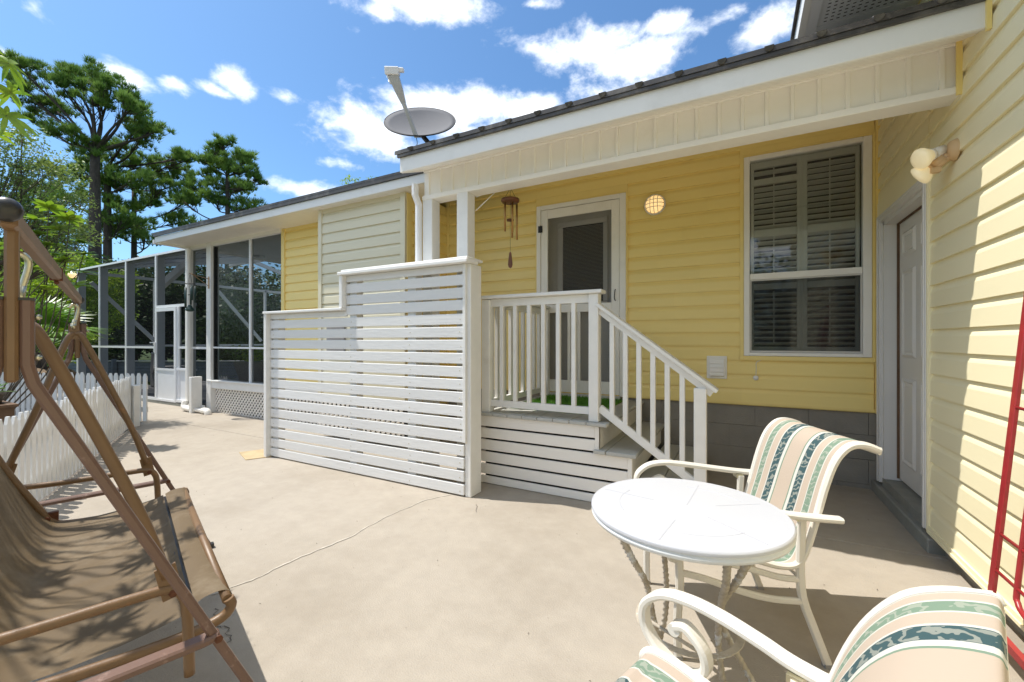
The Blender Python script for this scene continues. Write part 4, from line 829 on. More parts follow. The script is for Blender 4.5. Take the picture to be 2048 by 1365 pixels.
def limb(mb, a, b, r0, r1, sag=.12, seg=6, n=6):
    a, b = Vector(a), Vector(b); mid = (a + b) / 2 + Vector((random.uniform(-.1, .1), random.uniform(-.1, .1), random.uniform(-sag, sag * .3))) * (b - a).length
    pts = curve([a, mid, b], n // 2 + 1); k = len(pts)
    mb.tube(pts, 1, seg, scale=[r0 + (r1 - r0) * i / (k - 1) for i in range(k)]); return pts

PINES = dict(
 BIG=[(-3.36, 13.95, 0.83, 0.62), (-2.46, 14.72, 0.88, 0.57), (-1.29, 14.98, 0.88, 0.52), (-0.13, 14.78, 0.88, 0.57), (0.91, 14.34, 0.83, 0.62), (1.86, 13.69, 0.72, 0.62), (2.59, 12.86, 0.62, 0.57), (-3.62, 13.04, 0.62, 0.57), (-2.59, 13.56, 0.78, 0.47), (-1.04, 14.08, 0.93, 0.52), (0.39, 13.56, 0.88, 0.62), (1.42, 12.78, 0.72, 0.57), (-4.01, 14.59, 0.41, 0.36), (-0.78, 11.49, 0.88, 0.57), (0.0, 11.1, 0.67, 0.57), (2.85, 12.26, 0.57, 0.41), (-1.81, 10.32, 0.93, 0.41)],
 SECOND=[(3.11, 13.07, 0.56, 0.51), (3.67, 12.0, 0.68, 0.56), (2.91, 12.14, 0.79, 0.51), (0.28, 12.0, 1.02, 0.56), (1.41, 11.44, 1.13, 0.56), (-0.28, 11.01, 1.07, 0.51), (0.71, 10.31, 1.27, 0.56), (-1.13, 10.16, 1.02, 0.51), (2.12, 10.02, 1.02, 0.56), (-1.84, 9.18, 1.19, 0.51), (0.71, 9.04, 1.3, 0.56), (-0.42, 8.05, 1.24, 0.56), (-2.12, 7.76, 0.96, 0.45), (1.41, 7.91, 1.13, 0.51)],
 THIRD=[(2.05, 11.98, 0.98, 0.55), (2.97, 11.37, 0.8, 0.55), (1.28, 11.37, 0.98, 0.55), (3.73, 11.98, 0.67, 0.43), (2.51, 10.3, 1.04, 0.55), (0.98, 9.84, 1.1, 0.55), (3.43, 9.84, 0.92, 0.49), (1.9, 8.92, 1.1, 0.55), (0.67, 8.16, 1.16, 0.49), (3.12, 8.46, 1.04, 0.43), (-0.55, 7.7, 1.1, 0.43), (1.44, 7.39, 1.1, 0.43)],
 SMALL=[(-0.08, 12.34, 0.62, 0.34), (-0.76, 11.94, 0.62, 0.4), (0.59, 11.89, 0.68, 0.42), (-1.41, 11.49, 0.56, 0.37), (1.27, 11.29, 0.56, 0.42), (-0.37, 11.15, 0.9, 0.45), (0.76, 10.73, 0.9, 0.48), (-1.5, 10.73, 0.56, 0.37), (1.55, 10.31, 0.51, 0.37), (0.0, 9.97, 1.13, 0.37), (-0.85, 9.23, 1.07, 0.34), (1.27, 9.6, 0.62, 0.34), (-1.98, 9.97, 0.56, 0.37), (-2.34, 9.12, 0.79, 0.4), (0.42, 8.89, 1.13, 0.34)],
 BACK=[(-0.32, 11.92, 1.21, 0.57), (-1.43, 10.97, 1.14, 0.64), (0.32, 10.65, 1.27, 0.57), (-2.06, 9.86, 1.14, 0.64), (-0.48, 9.38, 1.4, 0.64), (-1.59, 8.27, 1.4, 0.64), (0.64, 7.95, 1.27, 0.57), (-2.86, 8.59, 0.95, 0.64), (1.27, 7.0, 1.4, 0.57), (-0.64, 6.84, 1.27, 0.57)])
def pine(label, base, crown, r0, fork, lean=(0, 0), m='pine', per=75):
    t = thing('pine_tree', base, label, 'tree', 'tall pines behind the pool enclosure'); B = Vector(base)
    tb = MB(); top = max(z for _, z, _, _ in crown)
    tr = curve([B + Vector((0, 0, -.1)), B + RV * lean[0] * .4 + Vector((0, 0, fork * .5)), B + RV * lean[0] + Vector((0, 0, fork))], 8)
    tb.tube(tr, 1, 10, scale=[r0 * (1 - .45 * i / (len(tr) - 1)) for i in range(len(tr))]); F = tr[-1]
    pts = []; ori = []; lb = MB()
    for lat, z, rx, rz in crown:
        c = B + RV * lat + FV * random.uniform(-1.3, 1.3) * min(1, .4 + abs(lat) * .3) + Vector((0, 0, z))
        if z > fork + .6: st = F
        else:
            h = min(fork, z - .35 * abs(lat) - .3); st = min(tr, key=lambda p: abs(p.z - h))
        P = limb(lb, st, c - Vector((0, 0, rz * .3)), r0 * .27 if st is F else r0 * .22, .03, sag=.10 if st is F else .2, n=8)
        for _ in range(15):                                 # sprays of needles with sky between them
            q = Vector(blob_points(c, rx * .98, 1, rz / rx, .25)[0]); n = int(.12 * per * rx * rz / .4) + 3; rr = rx * random.uniform(.18, .36)
            limb(lb, P[int(len(P) * random.uniform(.5, .9))], q, .02, .007, n=4, seg=4)
            p = blob_points(q, rr, n, .62, .2); pts.append(p); ori.append(np.repeat(np.array([q - Vector((0, 0, rr * .8))]), n, 0))
    tb.obj('trunk', 'bark', t); lb.obj('limbs', 'bark', t, kind='stuff')
    tufts('crown', np.concatenate(pts), np.concatenate(ori), .34, m, t, k=15, w=.032)

def broad_tree(name, label, cat, base, blobs, leaf, m, n, trunk=.08, group=None, flat=.8, shell=.35, tm='bark', twigs=4, split=1):
    t = thing(name, base, label, cat, group); B = Vector(base); tb = MB(); lb = MB()
    top = B + Vector((0, 0, min(b[2] for b in blobs) * .6 + .1)) if len(blobs) > 1 else Vector(blobs[0][:3]) - Vector((0, 0, blobs[0][3] * .3))
    limb(tb, B, top, trunk, trunk * .7, sag=.03); P = []; tot = sum(b[3] ** 2 for b in blobs)
    for x, y, z, r in blobs:
        c = Vector((x, y, z)); L = limb(lb, top, c, trunk * .55, trunk * .12)
        for _ in range(twigs): limb(lb, L[len(L) // 2], Vector(blob_points(c, r * .9, 1, flat)[0]), trunk * .2, trunk * .05, n=4, seg=4)
        P.append(blob_points(c, r, int(n * r * r / tot), flat, shell))
    tb.obj('trunk', tm, t); lb.obj('branches', 'twig', t, kind='stuff'); leaf_cloud('crown', np.concatenate(P), leaf, m, t)
    return t
def rosette(mb, c, axis, ln, n, wd, droop=.35, tilt=.55):    # long curved leaves round a shoot tip
    c, ax = Vector(c), Vector(axis).normalized(); s0 = ax.orthogonal().normalized(); s1 = ax.cross(s0)
    for i in range(n):
        a = 2.4 * i + random.random() * .5; o = (s0 * math.cos(a) + s1 * math.sin(a)); L = ln * random.uniform(.7, 1.1); tl = tilt * random.uniform(.5, 1.4)
        d = (ax * tl + o).normalized(); sd = d.cross(ax).normalized(); vs = []
        for j in range(5):
            t = j / 4; p = c + d * L * t - Vector((0, 0, 1)) * droop * L * t * t; w = wd * math.sin(math.pi * min(.98, .12 + t * .88)) * L
            vs += [p - sd * w - ax * .15 * w, p + d * .0, p + sd * w - ax * .15 * w]
        mb.add(vs, [(3 * j, 3 * j + 1, 3 * j + 4, 3 * j + 3) for j in range(4)] + [(3 * j + 1, 3 * j + 2, 3 * j + 5, 3 * j + 4) for j in range(4)], True)

def vegetation():
    pine('tallest pine, umbrella crown of dark needles and forked trunk', (-29.42, 9.19, 0), PINES['BIG'], .34, 11.0, per=85)
    pine('thinner pine close behind and right of the tallest pine', (-31.47, 10.36, 0), PINES['SECOND'], .26, 11.0, per=62)
    pine('pine with spreading low boughs between the tall pine and the wing roof', (-32.67, 11.99, 0), PINES['THIRD'], .2, 10.4, per=62)
    pine('small round headed pine rising over the wing roof', (-25.5, 13.56, 0), PINES['SMALL'], .17, 11.2, per=90)
    pine('pale green hazy pine at the far left behind the leafy tree', (-38.35, 10.08, 0), PINES['BACK'], .2, 10.5, m='pine_light', per=45)
    # light leafy tree at the left
    bl = [(-9.6, 1.75, 4.1, .42), (-9.35, 2.0, 3.7, .45), (-9.0, 2.35, 3.75, .38), (-9.5, 1.85, 3.2, .5), (-9.15, 2.25, 3.05, .48), (-8.85, 2.5, 2.85, .36), (-9.5, 1.9, 2.6, .5), (-9.9, 1.6, 3.5, .5), (-9.2, 2.2, 2.5, .42), (-9.9, 1.5, 2.8, .5), (-8.75, 2.55, 3.3, .22), (-9.3, 2.1, 4.2, .3)]
    broad_tree('leafy_tree', 'slender tree with small pale green leaves at the left edge', 'tree', (-10.0, 1.5, 0), bl, .045, 'leaf_light', 17000, .05, shell=.1, flat=.85, twigs=8)
    # yellow green shrub beyond the enclosure corner
    bl = [(-18.6, 4.5, 3.3, .8), (-17.7, 5.2, 3.1, .7), (-17.0, 5.7, 2.9, .6), (-19.4, 4.0, 3.2, .8), (-18.3, 4.9, 2.3, .9), (-17.3, 5.5, 2.1, .8), (-19.3, 4.1, 2.1, 1.0), (-18.4, 4.8, 1.3, 1.0), (-16.6, 5.9, 3.1, .35), (-17.6, 5.2, 3.65, .3), (-18.5, 4.6, 4.0, .3)]
    broad_tree('flowering_shrub', 'bright yellow green shrub with reddish tips behind the enclosure corner', 'shrub', (-18.5, 4.8, -.05), bl, .10, 'leaf_yellow', 20000, .06, flat=.8)
    bl = [(-13.2, 2.9, 1.9, .7), (-12.4, 3.2, 1.3, .6), (-13.8, 2.6, 2.4, .6), (-14.4, 2.2, 1.6, .8), (-12.6, 2.3, .7, .6), (-13.0, 3.4, 2.5, .35), (-13.9, 3.0, 3.0, .35), (-12.9, 3.45, 3.05, .18)]
    broad_tree('green_shrub', 'loose mid green shrub at the left of the pool enclosure', 'shrub', (-13.4, 2.7, -.05), bl, .07, 'leaf_yellow', 12000, .04, flat=.9)
    # big-leaved plant
    t = thing('broadleaf_plant', (-7.9, 1.1, -.03), 'plant with rosettes of large yellow green leaves behind the swing beam', 'plant'); mb = MB(); st = MB()
    for px, z in ((-7.72, 2.62), (-7.45, 2.50), (-7.25, 2.35), (-7.6, 2.32), (-7.38, 2.12), (-7.75, 2.05), (-7.2, 2.0), (-7.95, 2.3), (-7.6, 1.8), (-7.9, 1.7), (-7.55, 2.75), (-7.35, 2.62), (-7.3, 1.85), (-7.5, 2.2), (-7.15, 2.2), (-7.7, 2.45)):
        c = (px + .45, 1.80 + (px + 7.6) * .45 + random.uniform(-.05, .05), z); rosette(mb, c, (random.uniform(-.3, .3), random.uniform(-.3, .3), 1), .19, 13, .20); limb(st, (-7.6, 1.3, 0), c, .009, .004, n=6)
    st.obj('stems', 'twig', t); mb.obj('leaves', 'leaf_big', t, kind='stuff')
    # overhanging tree at the left edge: its twigs shade the swing
    t = thing('overhanging_tree', (-4.3, -.5, -.03), 'tree whose long glossy leaves hang in at the top left corner', 'tree'); mb = MB(); st = MB()
    limb(st, (-4.3, -.5, 0), (-3.9, -.1, 2.6), .06, .04)
    spots = [(-3.30, .70, 2.62), (-3.36, .72, 2.50), (-3.33, .70, 2.36), (-3.42, .66, 2.28), (-3.45, .6, 2.75), (-3.1, .42, 2.7), (-2.85, .25, 2.75), (-3.0, .35, 2.95), (-2.7, .15, 2.6), (-3.25, .3, 2.5), (-2.95, .05, 2.5), (-3.3, .1, 3.0), (-3.5, .2, 2.7), (-2.6, .02, 2.9), (-3.05, .2, 2.35), (-3.4, .45, 2.95), (-2.75, .3, 2.9), (-3.15, .5, 2.95)]
    while len(spots) < 46:
        x, y = random.uniform(-3.9, -2.2), random.uniform(-.6, .7)
        if (.881 * x + .473 * y) / (-.473 * x + .881 * y) < -1.28 or -.473 * x + .881 * y < 0: spots.append((x, y, random.uniform(2.3, 3.2)))
    for c in spots: rosette(mb, c, (random.uniform(-.5, .5), random.uniform(-.5, .5), random.uniform(-.2, 1)), .11, 9, .13, droop=.4, tilt=.3); limb(st, (-3.9, -.1, 2.6), c, .014, .003, n=6, seg=5)
    st.obj('trunk', 'twig', t); mb.obj('leaves', 'leaf_big', t, kind='stuff')
    # fan palm with dead fronds
    t = thing('palm', (-10.9, 2.6, -.03), 'low palm with green fans above a skirt of dead brown fronds', 'palm'); g = MB(); dd = MB()
    def fan(mb, c, ax, ln, n, sp, w):
        c, ax = Vector(c), Vector(ax).normalized(); sd = ax.cross(Vector((0, 0, 1))).normalized(); up = sd.cross(ax)
        for i in range(n):
            a = (i / (n - 1) - .5) * sp; d = (ax * math.cos(a) + sd * math.sin(a)).normalized(); L = ln * (.75 + .3 * math.cos(a)) * random.uniform(.9, 1.08); q = d.cross(up).normalized(); p = [c, c + d * L * .5 + up * .03, c + d * L - Vector((0, 0, .22 * L))]
            mb.add([p[0] - q * w * .2, p[0] + q * w * .2, p[1] + q * w, p[2], p[1] - q * w], [(0, 1, 2, 4), (4, 2, 3)])
    B = Vector((-10.9, 2.6, 0)); tk = MB(); tk.tube([B, B + Vector((0, 0, 1.0))], .16, 10); tk.obj('trunk', 'bark', t)
    for i in range(16):
        a = i * 2.4; el = random.uniform(.1, 1.2); ax = Vector((math.cos(a) * math.cos(el), math.sin(a) * math.cos(el), math.sin(el))); c = B + Vector((0, 0, 1.05)) + ax * random.uniform(.35, .6); g.tube([B + Vector((0, 0, 1)), c], .012, 5); fan(g, c, ax, .62, 22, 3.4, .022)
    for i in range(14):
        a = i * 2.4 + 1; ax = Vector((math.cos(a), math.sin(a), -.7)); c = B + Vector((0, 0, .95)) + ax * .3; fan(dd, c, ax, .5, 16, 1.6, .014)
    g.obj('fronds', 'palm', t, kind='stuff'); dd.obj('dead_fronds', 'palm_dead', t, kind='stuff')
    # wood behind the enclosure: separate crowns
    lab = ['dark leafy tree behind the pool enclosure, %s' % s for s in ('leftmost, at the picture edge', 'left of the enclosure corner', 'behind the enclosure corner', 'behind the first screen bay', 'behind the second screen bay', 'behind the third screen bay', 'behind the enclosure door', 'behind the corner post of the wing', 'seen through the left half of the wing window', 'seen through the right half of the wing window')]
    for i, px in enumerate((-60, 60, 150, 215, 270, 330, 390, 450, 520, 590)):
        a = (px - 1024) / 850; dist = 19 + (i * 7 % 4) * 1.3; c = RV * a * dist + FV * dist
        bl = []
        for k in range(12):
            r = random.uniform(1.0, 1.6); zz = random.uniform(.6, 4.0 if px > 200 else 5.2); bl.append((c.x + random.uniform(-1.2, 1.2), c.y + random.uniform(-1.2, 1.2), zz, r))
        broad_tree('dark_tree', lab[i], 'tree', (c.x, c.y, -.05), bl, .22, 'leaf_dark' if i % 3 else 'leaf_light', 9000, .12, 'leafy trees behind the pool enclosure', twigs=2)
    a = (560 - 1024) / 850; c = RV * a * 32 + FV * 32
    for i, (px, dist, h, w) in enumerate(((-20, 30, 6.5, 3.0), (90, 31, 6.8, 3.0), (330, 33, 6.2, 3.2))):
        a = (px - 1024) / 850; c = RV * a * dist + FV * dist; bl = [(c.x + random.uniform(-w, w), c.y + random.uniform(-w, w), random.uniform(1, h), 1.9) for _ in range(9)]
        broad_tree('far_tree', ['far dark tree low behind the leafy tree at the left edge', 'far dark tree low behind the pines at left', 'far dark tree low behind the pines at right'][i], 'tree', (c.x, c.y, -.05), bl, .24, 'leaf_dark', 6000, .2, 'leafy trees behind the pool enclosure', twigs=2)
    bl = [(-12.9, 11.2, 7.1, .42), (-12.2, 11.6, 7.15, .3), (-12.75, 11.3, 6.2, .9), (-12.3, 11.5, 5.2, 1.1)]
    broad_tree('roofline_tree', 'treetop with bright green sprigs just showing over the wing roof', 'tree', (-12.6, 11.4, -.05), bl, .09, 'leaf_yellow', 2600, .1)
    # planter box and fern beyond the picket fence
    t = thing('raised_planter', (-6.4, 1.2, -.03), 'brown wooden planter box behind the picket fence', 'planter')
    for k in range(3): q = MB(); q.box(-6.95, -6.12, 1.30, 1.33, .02 + k * .19, .20 + k * .19); q.box(-6.12, -6.09, .9, 1.33, .02 + k * .19, .20 + k * .19); q.obj('board', 'planter_wood', t)
    q = MB(); q.box(-6.95, -6.12, .9, 1.30, 0, .56); q.obj('earth', 'soil', t); q = MB(); q.box(-6.97, -6.06, .88, .93, .575, .60); q.box(-6.97, -6.06, 1.29, 1.35, .575, .60); q.box(-6.13, -6.06, .93, 1.29, .575, .60); q.obj('rim', 'planter_wood', t)
    c = (-6.36, 1.22, .56); t = thing('potted_fern', c, 'dark clay pot of green fern standing on the wooden planter', 'potted plant')
    q = MB(); q.lathe([(0, 0), (.075, 0), (.10, .12), (.112, .12), (.112, .145), (.095, .145), (.09, .12), (0, .12)], c, 20); q.obj('pot', 'pot', t); g = MB()
    for i in range(26):
        a = i * 2.4; L = random.uniform(.12, .24); ax = Vector((math.cos(a), math.sin(a), random.uniform(.3, 1.5))).normalized(); p = Vector(c) + Vector((0, 0, .12)); pts = [p + ax * L * s - Vector((0, 0, .35 * L * s * s)) for s in (0, .3, .6, .85, 1)]
        g.tube(pts, .003, 4); sd = ax.cross(Vector((0, 0, 1))).normalized()
        for s in np.linspace(.15, 1, 12):
            q_ = p + ax * L * s - Vector((0, 0, .35 * L * s * s)); w = .035 * (1.1 - s)
            for sg in (1, -1): g.add([q_, q_ + ax * .012 + sd * sg * w * .5, q_ + ax * .01 + sd * sg * w], [(0, 1, 2)]); g.add([q_ + ax * .012, q_ + ax * .012 + sd * sg * w * .5, q_ + sd * sg * w], [(0, 1, 2)])
    g.obj('fronds', 'palm', t, kind='stuff')
    t = thing('lawn', (-20, 8, -.04), 'green lawn beyond the pool enclosure', 'lawn') if False else None
    n = 26000; P = np.stack([rng.uniform(-22, -6, n), rng.uniform(4.2, 14, n), np.full(n, -.045)], 1); P = P[(P[:, 1] > 10.2) | (P[:, 0] < -14)]
    n = len(P); a = rng.uniform(0, 6.3, n); V = np.stack([P - np.stack([np.cos(a), np.sin(a), a * 0], 1) * .012, P + np.stack([np.cos(a), np.sin(a), a * 0], 1) * .012, P + np.stack([rng.normal(0, .03, n), rng.normal(0, .03, n), rng.uniform(.05, .12, n)], 1)], 1).reshape(-1, 3)
    np_obj('lawn_grass', V, np.arange(n * 3).reshape(-1, 3), 'grass', kind='stuff', label='short green lawn grass beyond the pool enclosure', cat='grass')
    # trees at the back of the yard, behind the viewer
    for i, (x, y) in enumerate(((-9, -8), (-4, -10), (1.5, -9.5), (6, -8))):
        bl = [(x + random.uniform(-1.6, 1.6), y + random.uniform(-1.2, 1.2), random.uniform(1.2, 3.6), 1.4) for _ in range(9)]
        broad_tree('yard_tree', 'leafy tree at the back of the yard, %s' % ('far left', 'left of centre', 'right of centre', 'far right')[i], 'tree', (x, y, -.05), bl, .2, 'leaf_dark', 3500, .12, twigs=2)
vegetation()
enclosure()

# ------------------------------------------------------------ picket fences
def picket_mesh(h, w=.066, t=.016):
    q = MB(); a = w / 2; q.v = [(-a, 0, 0), (a, 0, 0), (a, 0, h - .048), (a * .35, 0, h), (-a * .35, 0, h), (-a, 0, h - .048)]; q.v += [(x, t, z) for x, _, z in q.v]
    q.f = [(0, 1, 2, 3, 4, 5), (11, 10, 9, 8, 7, 6)] + [(i, 6 + i, 6 + (i + 1) % 6, (i + 1) % 6) for i in range(6)]; q.sm = [False] * len(q.f); return q
def fence(label, A, B, hs, step=.102, w=.066, back=1):
    A, B = Vector((*A, 0)), Vector((*B, 0)); d = B - A; L = d.length; d.normalize(); ang = math.atan2(d.y, d.x); nrm = Vector((-d.y, d.x, 0)) * back
    t = thing('picket_fence', A, label, 'fence', 'white picket fences along the patio'); ms = [picket_mesh(h, w).mesh('picket', 'white_paint') for h in hs]; n = int(L / step)
    for k in range(n):
        o = bpy.data.objects.new('picket', ms[k % len(ms)]); C.objects.link(o); o.parent = t; o.location = d * (k * step) + Vector((0, 0, random.uniform(.008, .02))); o.rotation_euler = (random.gauss(0, .006), random.gauss(0, .006), ang)
    for z in (.18, .52):
        q = MB(); p = A + nrm * .028; q.bar(p + Vector((0, 0, z)), p + d * L + Vector((0, 0, z)), .022, .07); q.obj('rail', 'white_paint', t)
    return t
def fences():
    # the near run follows the edge of the patio
    fence('long white picket fence along the left edge of the patio, behind the swing', (-3.55, .575), (-7.62, 2.79), (.70, .69, .705), back=1)
    fence('farther white picket fence running left from the end of the patio fence', (-7.75, 2.98), (-10.9, 1.90), (.70, .71), back=-1)
    t = thing('gate_post', (-7.50, 2.74, 0), 'square white gate post at the end of the patio picket fence', 'post'); q = MB(); q.box(-7.585, -7.445, 2.73, 2.80, 0, .575); q.box(-7.60, -7.58, 2.73, 2.83, .46, .53); q.obj('post_board', 'white_paint', t, bevel=.004)
    q = MB(); q.box(-7.72, -7.585, 2.76, 2.78, .47, .52); q.obj('latch_bar', 'white_paint', t)
    t = thing('wing_gate_post', (-8.1, 3.85, 0), 'white board post beside the drain pipe at the wing corner', 'post'); q = MB(); q.box(-8.10, -8.02, 3.70, 3.86, 0, .60); q.obj('post_board', 'white_paint', t, bevel=.004)
    q = MB(); q.box(-8.02, -7.9, 3.83, 3.85, 0.02, .12); q.obj('kick_board', 'white_paint', t)
fences()

# ------------------------------------------------------------ garden swing (x runs away from its far end, y towards the house)
def swing():
    a = math.atan2(-.332, .943)
    T = thing('patio_swing', (-1.318, .284, 0), 'brown metal garden swing with faded tan sling seat standing on the patio', 'swing', rot=a)
    L = 1.666; TN = 'swing_tan'; MV = 'swing_mauve'
    def p(u, v, z): return Vector((-u, v, z))
    q = MB(); q.bar(p(-.05, 0, 1.445), p(L + .04, 0, 1.407), .028, .040); q.obj('top_beam', TN, T, bevel=.006)
    q = MB(); q.bar(p(L * .46, 0, 1.427), p(L * .47, 0, 1.4268), .031, .043); q.ball(p(L * .47, 0, 1.400), .007); q.obj('beam_joint', 'rust', T)
    for u, zt, nm in ((0, 1.435, 0), (L, 1.385, 1)):
        q = MB(); q.bar(p(u, 0, zt), p(u, 0, 1.115), .020, .026, up=(1, 0, 0)); q.obj('post', TN, T, bevel=.005)
        q = MB(); q.ball(p(u - .058 if nm == 0 else u + .055, 0, zt + .022), .018, .024, .024); q.obj('end_cap', 'plastic_black', T)
        for s, foot in ((1, .54), (-1, .46)):
            q = MB(); q.rbar([p(u, s * .021, 1.285), p(u, s * .021, 1.15), p(u, s * .030, 1.11), p(u, s * foot, 0.01)], .023, .021, (1, 0, 0)); lg = q.obj('leg', MV, T)
            q = MB(); q.box(-u - .012, -u + .012, s * .021 - .011, s * .021 + .011, 1.284, 1.290); q.obj('leg_cap', 'plastic_black', lg)
            q = MB(); q.box(-u - .017, -u + .017, s * foot - .017, s * foot + .017, 0, .025); q.obj('foot_cap', 'plastic_black', lg)
        for z in (1.25, 1.165): q = MB(); q.tube([p(u, -.042, z), p(u, .042, z)], .0035, 8); q.tube([p(u, .033, z), p(u, .039, z)], .007, 6); q.obj('bolt', 'zinc', T)
        zc = .432; h = lambda s: .05 + (({1: .54, -1: .46}[s]) - .05) * (1.10 - zc) / 1.09
        q = MB(); q.rbar([p(u, -h(-1), zc - .012), p(u, h(1) - .03, zc), p(u, h(1), zc + .004)], .040, .020, (1, 0, 0)); q.obj('cross_bar', MV, T)
        q = MB(); q.tube([p(u - .024, h(1), zc), p(u + .024, h(1), zc)], .006, 8); q.tube([p(u - .022, h(1), zc), p(u - .017, h(1), zc)], .010, 6); q.obj('bolt', 'rust', T)
    for u, un, z1, sgn in ((.12, .12, 1.41, 1), (L - .13, L - .13, 1.385, -1)):
        h0 = 1.27
        q = MB(); q.tube(curve([p(u, -.020, z1 - .03), p(u, -.010, z1 - .014), p(u, .003, z1 - .016), p(u, .010, z1 - .035), p(u, .003, z1 - .075), p(u, -.003, z1 - .10)], 5), .0065, 10); q.tube([p(u, -.001, z1 - .085), p(u, -.006, h0 + .0)], .0085, 10); q.tube([p(u, -.005, h0 + .012), p(u, -.007, h0 - .015)], .0105, 10); q.obj('hook', 'zinc', T)
        q = MB(); q.bar(p(u, -.006, h0), p(u, .004, h0 - .06), .016, .032, up=(0, 1, 0)); q.tube(curve([p(u, .004, h0 - .03), p(u, .04, 1.18), p(u, .192, .78), p(u, .255, .57)], 6), .0130, 12); q.bar(p(u, .25, .60), p(u, .268, .512), .008, .045, up=(0, 1, 0)); q.obj('hanger', TN, T)
        q = MB(); q.tube(curve([p(u, -.004, h0 - .03), p(u, -.035, 1.18), p(u, -.12, .90), p(u, -.21, .63)], 6), .0130, 12); q.bar(p(u, -.20, .66), p(u, -.215, .60), .008, .045, up=(0, 1, 0)); q.obj('hanger', TN, T)
        q = MB(); q.tube([p(u - .018, .267, .528), p(u + .018, .267, .528)], .010, 6); q.tube([p(u - .022, .267, .528), p(u + .022, .267, .528)], .006, 8); q.obj('bolt', 'rust', T)
        arm = curve([p(u, -.26, .552), p(u, -.05, .540), p(u, .18, .540), p(u, .262, .535), p(u, .290, .505), p(u, .297, .46), p(u, .300, .40), p(u, .303, .285)], 5)
        q = MB(); q.tube(arm, .0130, 12); q.obj('armrest', TN, T)
    u0, u1 = .20, L - .18
    for u in (u0, u1):
        q = MB(); q.tube(curve([p(u, -.36, 1.02), p(u, -.215, .66), p(u, -.10, .43), p(u, -.07, .385), p(u, -.02, .362), p(u, .15, .352), p(u, .30, .352), p(u, .385, .365), p(u, .412, .392), p(u, .405, .418)], 5), .0145, 12); q.obj('side_tube', TN, T)
    for v, z in ((.402, .415), (-.06, .335), (-.36, 1.02)):
        q = MB(); q.tube([p(u0, v, z), p(u1, v, z)], .0140, 12); q.obj('cross_tube', TN, T)
    for u in (u0 - .005, u1 + .005): q = MB(); q.tube([p(u - .03, -.085, .40), p(u + .03, -.085, .40)], .012, 8); q.box(-u - .012, -u + .012, -.12, -.05, .385, .425); q.obj('hinge', 'rust', T)
    # the sling: fabric with long sagging folds
    def cloth(name, prof, ua, ub, fold, m='swing_sling'):
        NU, V, F = 90, [], []
        pr = curve([(0, v, z) for v, z in prof], 6); K = len(pr)
        for i in range(NU + 1):
            t = i / NU; u = ua + (ub - ua) * t; sag = math.sin(math.pi * t)
            for j, c in enumerate(pr):
                s = j / (K - 1); w = fold * (math.sin(t * 61 + 2.5 * math.sin(s * 3)) * .5 + math.sin(t * 23 + s * 2) * .5) * (1.3 - s) * (.3 + sag)
                V.append((-u, c.y - w * .4, c.z + w - .016 * sag * math.sin(math.pi * s)))
        for i in range(NU):
            for j in range(K - 1): a = i * K + j; F.append((a, a + K, a + K + 1, a + 1))
        o = np_obj(name, V, F, m, T); o.data.polygons.foreach_set('use_smooth', [True] * len(F)); return o
    cloth('sling_seat', [(-.355, 1.01), (-.285, .83), (-.212, .65), (-.13, .47), (-.085, .405), (-.04, .378), (.05, .372), (.16, .380), (.27, .398), (.318, .412)], u0 + .012, u1 - .012, .009)
    cloth('front_roll', [(.326, .418), (.35, .430), (.385, .434), (.408, .428), (.419, .412), (.416, .396)], u0 + .03, u1 - .02, .0006)
    q = MB(); q.bar(p(u0 + .03, .322, .403), p(u1 - .02, .322, .403), .026, .004); q.obj('seam_strap', 'plastic_black', T)
swing()

